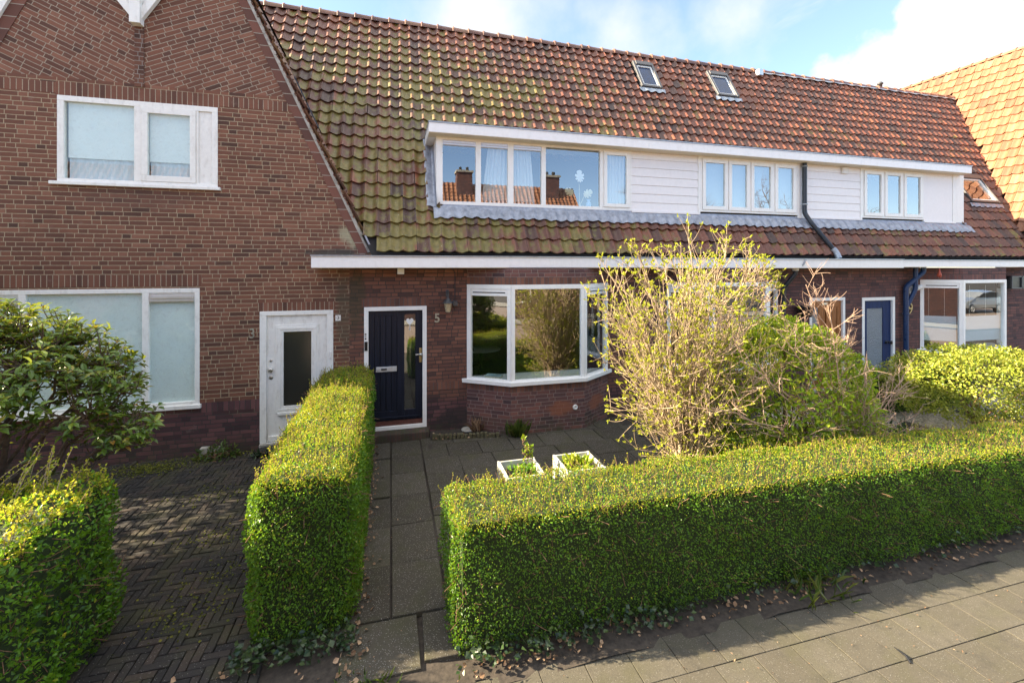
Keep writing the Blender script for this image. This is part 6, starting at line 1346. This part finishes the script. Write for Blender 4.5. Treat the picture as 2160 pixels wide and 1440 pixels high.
def bare_tree(base, H, label, seed, spread=.32):
    r = np.random.default_rng(seed); root = empty('bare_tree', base, label, 'tree'); B = np.array(base); L1, R1, L2, R2, L3, R3_ = [], [], [], [], [], []
    L1.append(bez(B, B + np.array([.1, 0, H * .3]), B + np.array([.2, .1, H * .6]), 9)); R1.append(np.linspace(H * .028, H * .010, 9)); tr = L1[0]
    for i in range(16):
        s0 = tr[r.integers(3, 9)]; a = r.uniform(0, 6.28); e = s0 + np.array([math.cos(a) * H * spread * r.uniform(.5, 1), math.sin(a) * H * spread * r.uniform(.5, 1), H * r.uniform(.12, .42)]); q = bez(s0, s0 + (e - s0) * np.array([.6, .6, .3]), e, 9); L1.append(q); R1.append(np.linspace(H * .009, H * .002, 9))
        for j in range(14):
            s1 = q[r.integers(2, 9)]; e1 = s1 + unit(unit(e - s0) * .6 + r.normal(0, .6, 3) + np.array([0, 0, .4])) * H * r.uniform(.06, .16); q1 = bez(s1, (s1 + e1) / 2 + r.normal(0, .1, 3), e1, 5); L2.append(q1); R2.append(np.linspace(H * .0028, H * .001, 5))
            for k in range(9): s2 = q1[r.integers(1, 5)]; e2 = s2 + unit(unit(e1 - s1) * .6 + r.normal(0, .6, 3) + np.array([0, 0, .3])) * H * r.uniform(.03, .08); L3.append(bez(s2, (s2 + e2) / 2, e2, 3)); R3_.append(np.linspace(.012, .006, 3))
    tubes('trunk', L1, R1, M['rhodobark'], root, 8); tubes('branches', L2, R2, M['rhodobark'], root, 4); tubes('twigs', L3, R3_, M['twig'], root, 3)
bare_tree((19.5, -20.0, 0), 9.5, 'bare tree across the street, mirrored in the left pane of the four-light dormer window', 311)
bare_tree((37, -25.5, 0), 11, 'broad bare tree far across the street, mirrored in the right dormer panes', 312, .42)
bare_tree((45, -27, 0), 10, 'second bare tree far across the street, rightmost in the mirrored view', 313, .42)
# parked car, mirrored in the bay of number 9
def car(cx_, cy_, label):
    root = empty('parked_car', (cx_, cy_, -.08), label, 'car'); prof = [(-2.15, .35), (-2.2, .62), (-2.05, .80), (-1.2, .98), (-.75, 1.06), (0.05, 1.45), (.9, 1.52), (1.6, 1.42), (2.05, 1.02), (2.15, .6), (2.1, .35)]
    g = NG('silver_car_paint'); g.fin((.33, .35, .36), .28, .55); g.bsdf.inputs['Coat Weight'].default_value = .6
    secs = [(-.86, .0, .82), (-.82, 1, .95), (-.5, 1, 1.0), (0, 1, 1.01), (.5, 1, 1.0), (.82, 1, .95), (.86, 0, .82)]; vs = []; n = len(prof)
    for y, k, s_ in secs:
        for px_, pz in prof: zz = pz if pz < .9 or abs(y) < .6 else .9 + (pz - .9) * .9; vs.append((cx_ + px_ * (s_ if pz > .5 else 1), cy_ + y * (1 if pz < 1.0 else .86), zz - .08))
    b = MB(); m_ = len(secs); fs = [(j * n + i, j * n + (i + 1) % n, (j + 1) * n + (i + 1) % n, (j + 1) * n + i) for j in range(m_ - 1) for i in range(n)] + [tuple(range(n - 1, -1, -1)), tuple(range((m_ - 1) * n, m_ * n))]
    b.add(vs, fs, smooth=False); b.build('body', g.mat, root, .05, recalc=True)
    for sy in (-.80, .80): b = MB(); y_ = cy_ + sy * .97; d = .02 if sy > 0 else -.02; b.prism([(cx_ - .62, y_, .98), (cx_ + 1.65, y_, 1.0), (cx_ + 1.35, y_, 1.30), (cx_ + .75, y_, 1.37), (cx_ + .1, y_, 1.30)], (0, d, 0)); b.build('side_window', M['black'], root, recalc=True)
    for wx in (-1.35, 1.3):
        for sy in (-.80, .80):
            b = MB(); b.lathe([(.2, -.1), (.31, -.1), (.33, -.05), (.33, .05), (.31, .1), (.2, .1)], 24, (cx_ + wx, cy_ + sy, .25), 0, 'y'); w_ = b.build('wheel', M['black'], root, recalc=True)
            b = MB(); yo = cy_ + sy + (.09 if sy > 0 else -.09)
            b.lathe([(.22, -.02), (.22, .02), (.19, .02), (.19, -.02)], 20, (cx_ + wx, yo, .25), 0, 'y')
            for k in range(5): a = k * 2 * math.pi / 5; b.obox((cx_ + wx + .03 * math.sin(a) - .0, yo - .012, .25), (math.cos(a) * .2, 0, math.sin(a) * .2), (0, .024, 0), (-math.sin(a) * .06, 0, math.cos(a) * .06))
            b.build('rim', M['alu'], w_, recalc=True)
    for sy in (-.62, .62): b = MB(); b.box(cx_ - 2.19, cx_ - 2.02, cy_ + sy - .16, cy_ + sy + .16, .56, .70); b.build('headlight', M['alu'], root, .02)
car(39.4, -14.6, 'silver hatchback parked across the street, mirrored in the bay pane with the half blind')
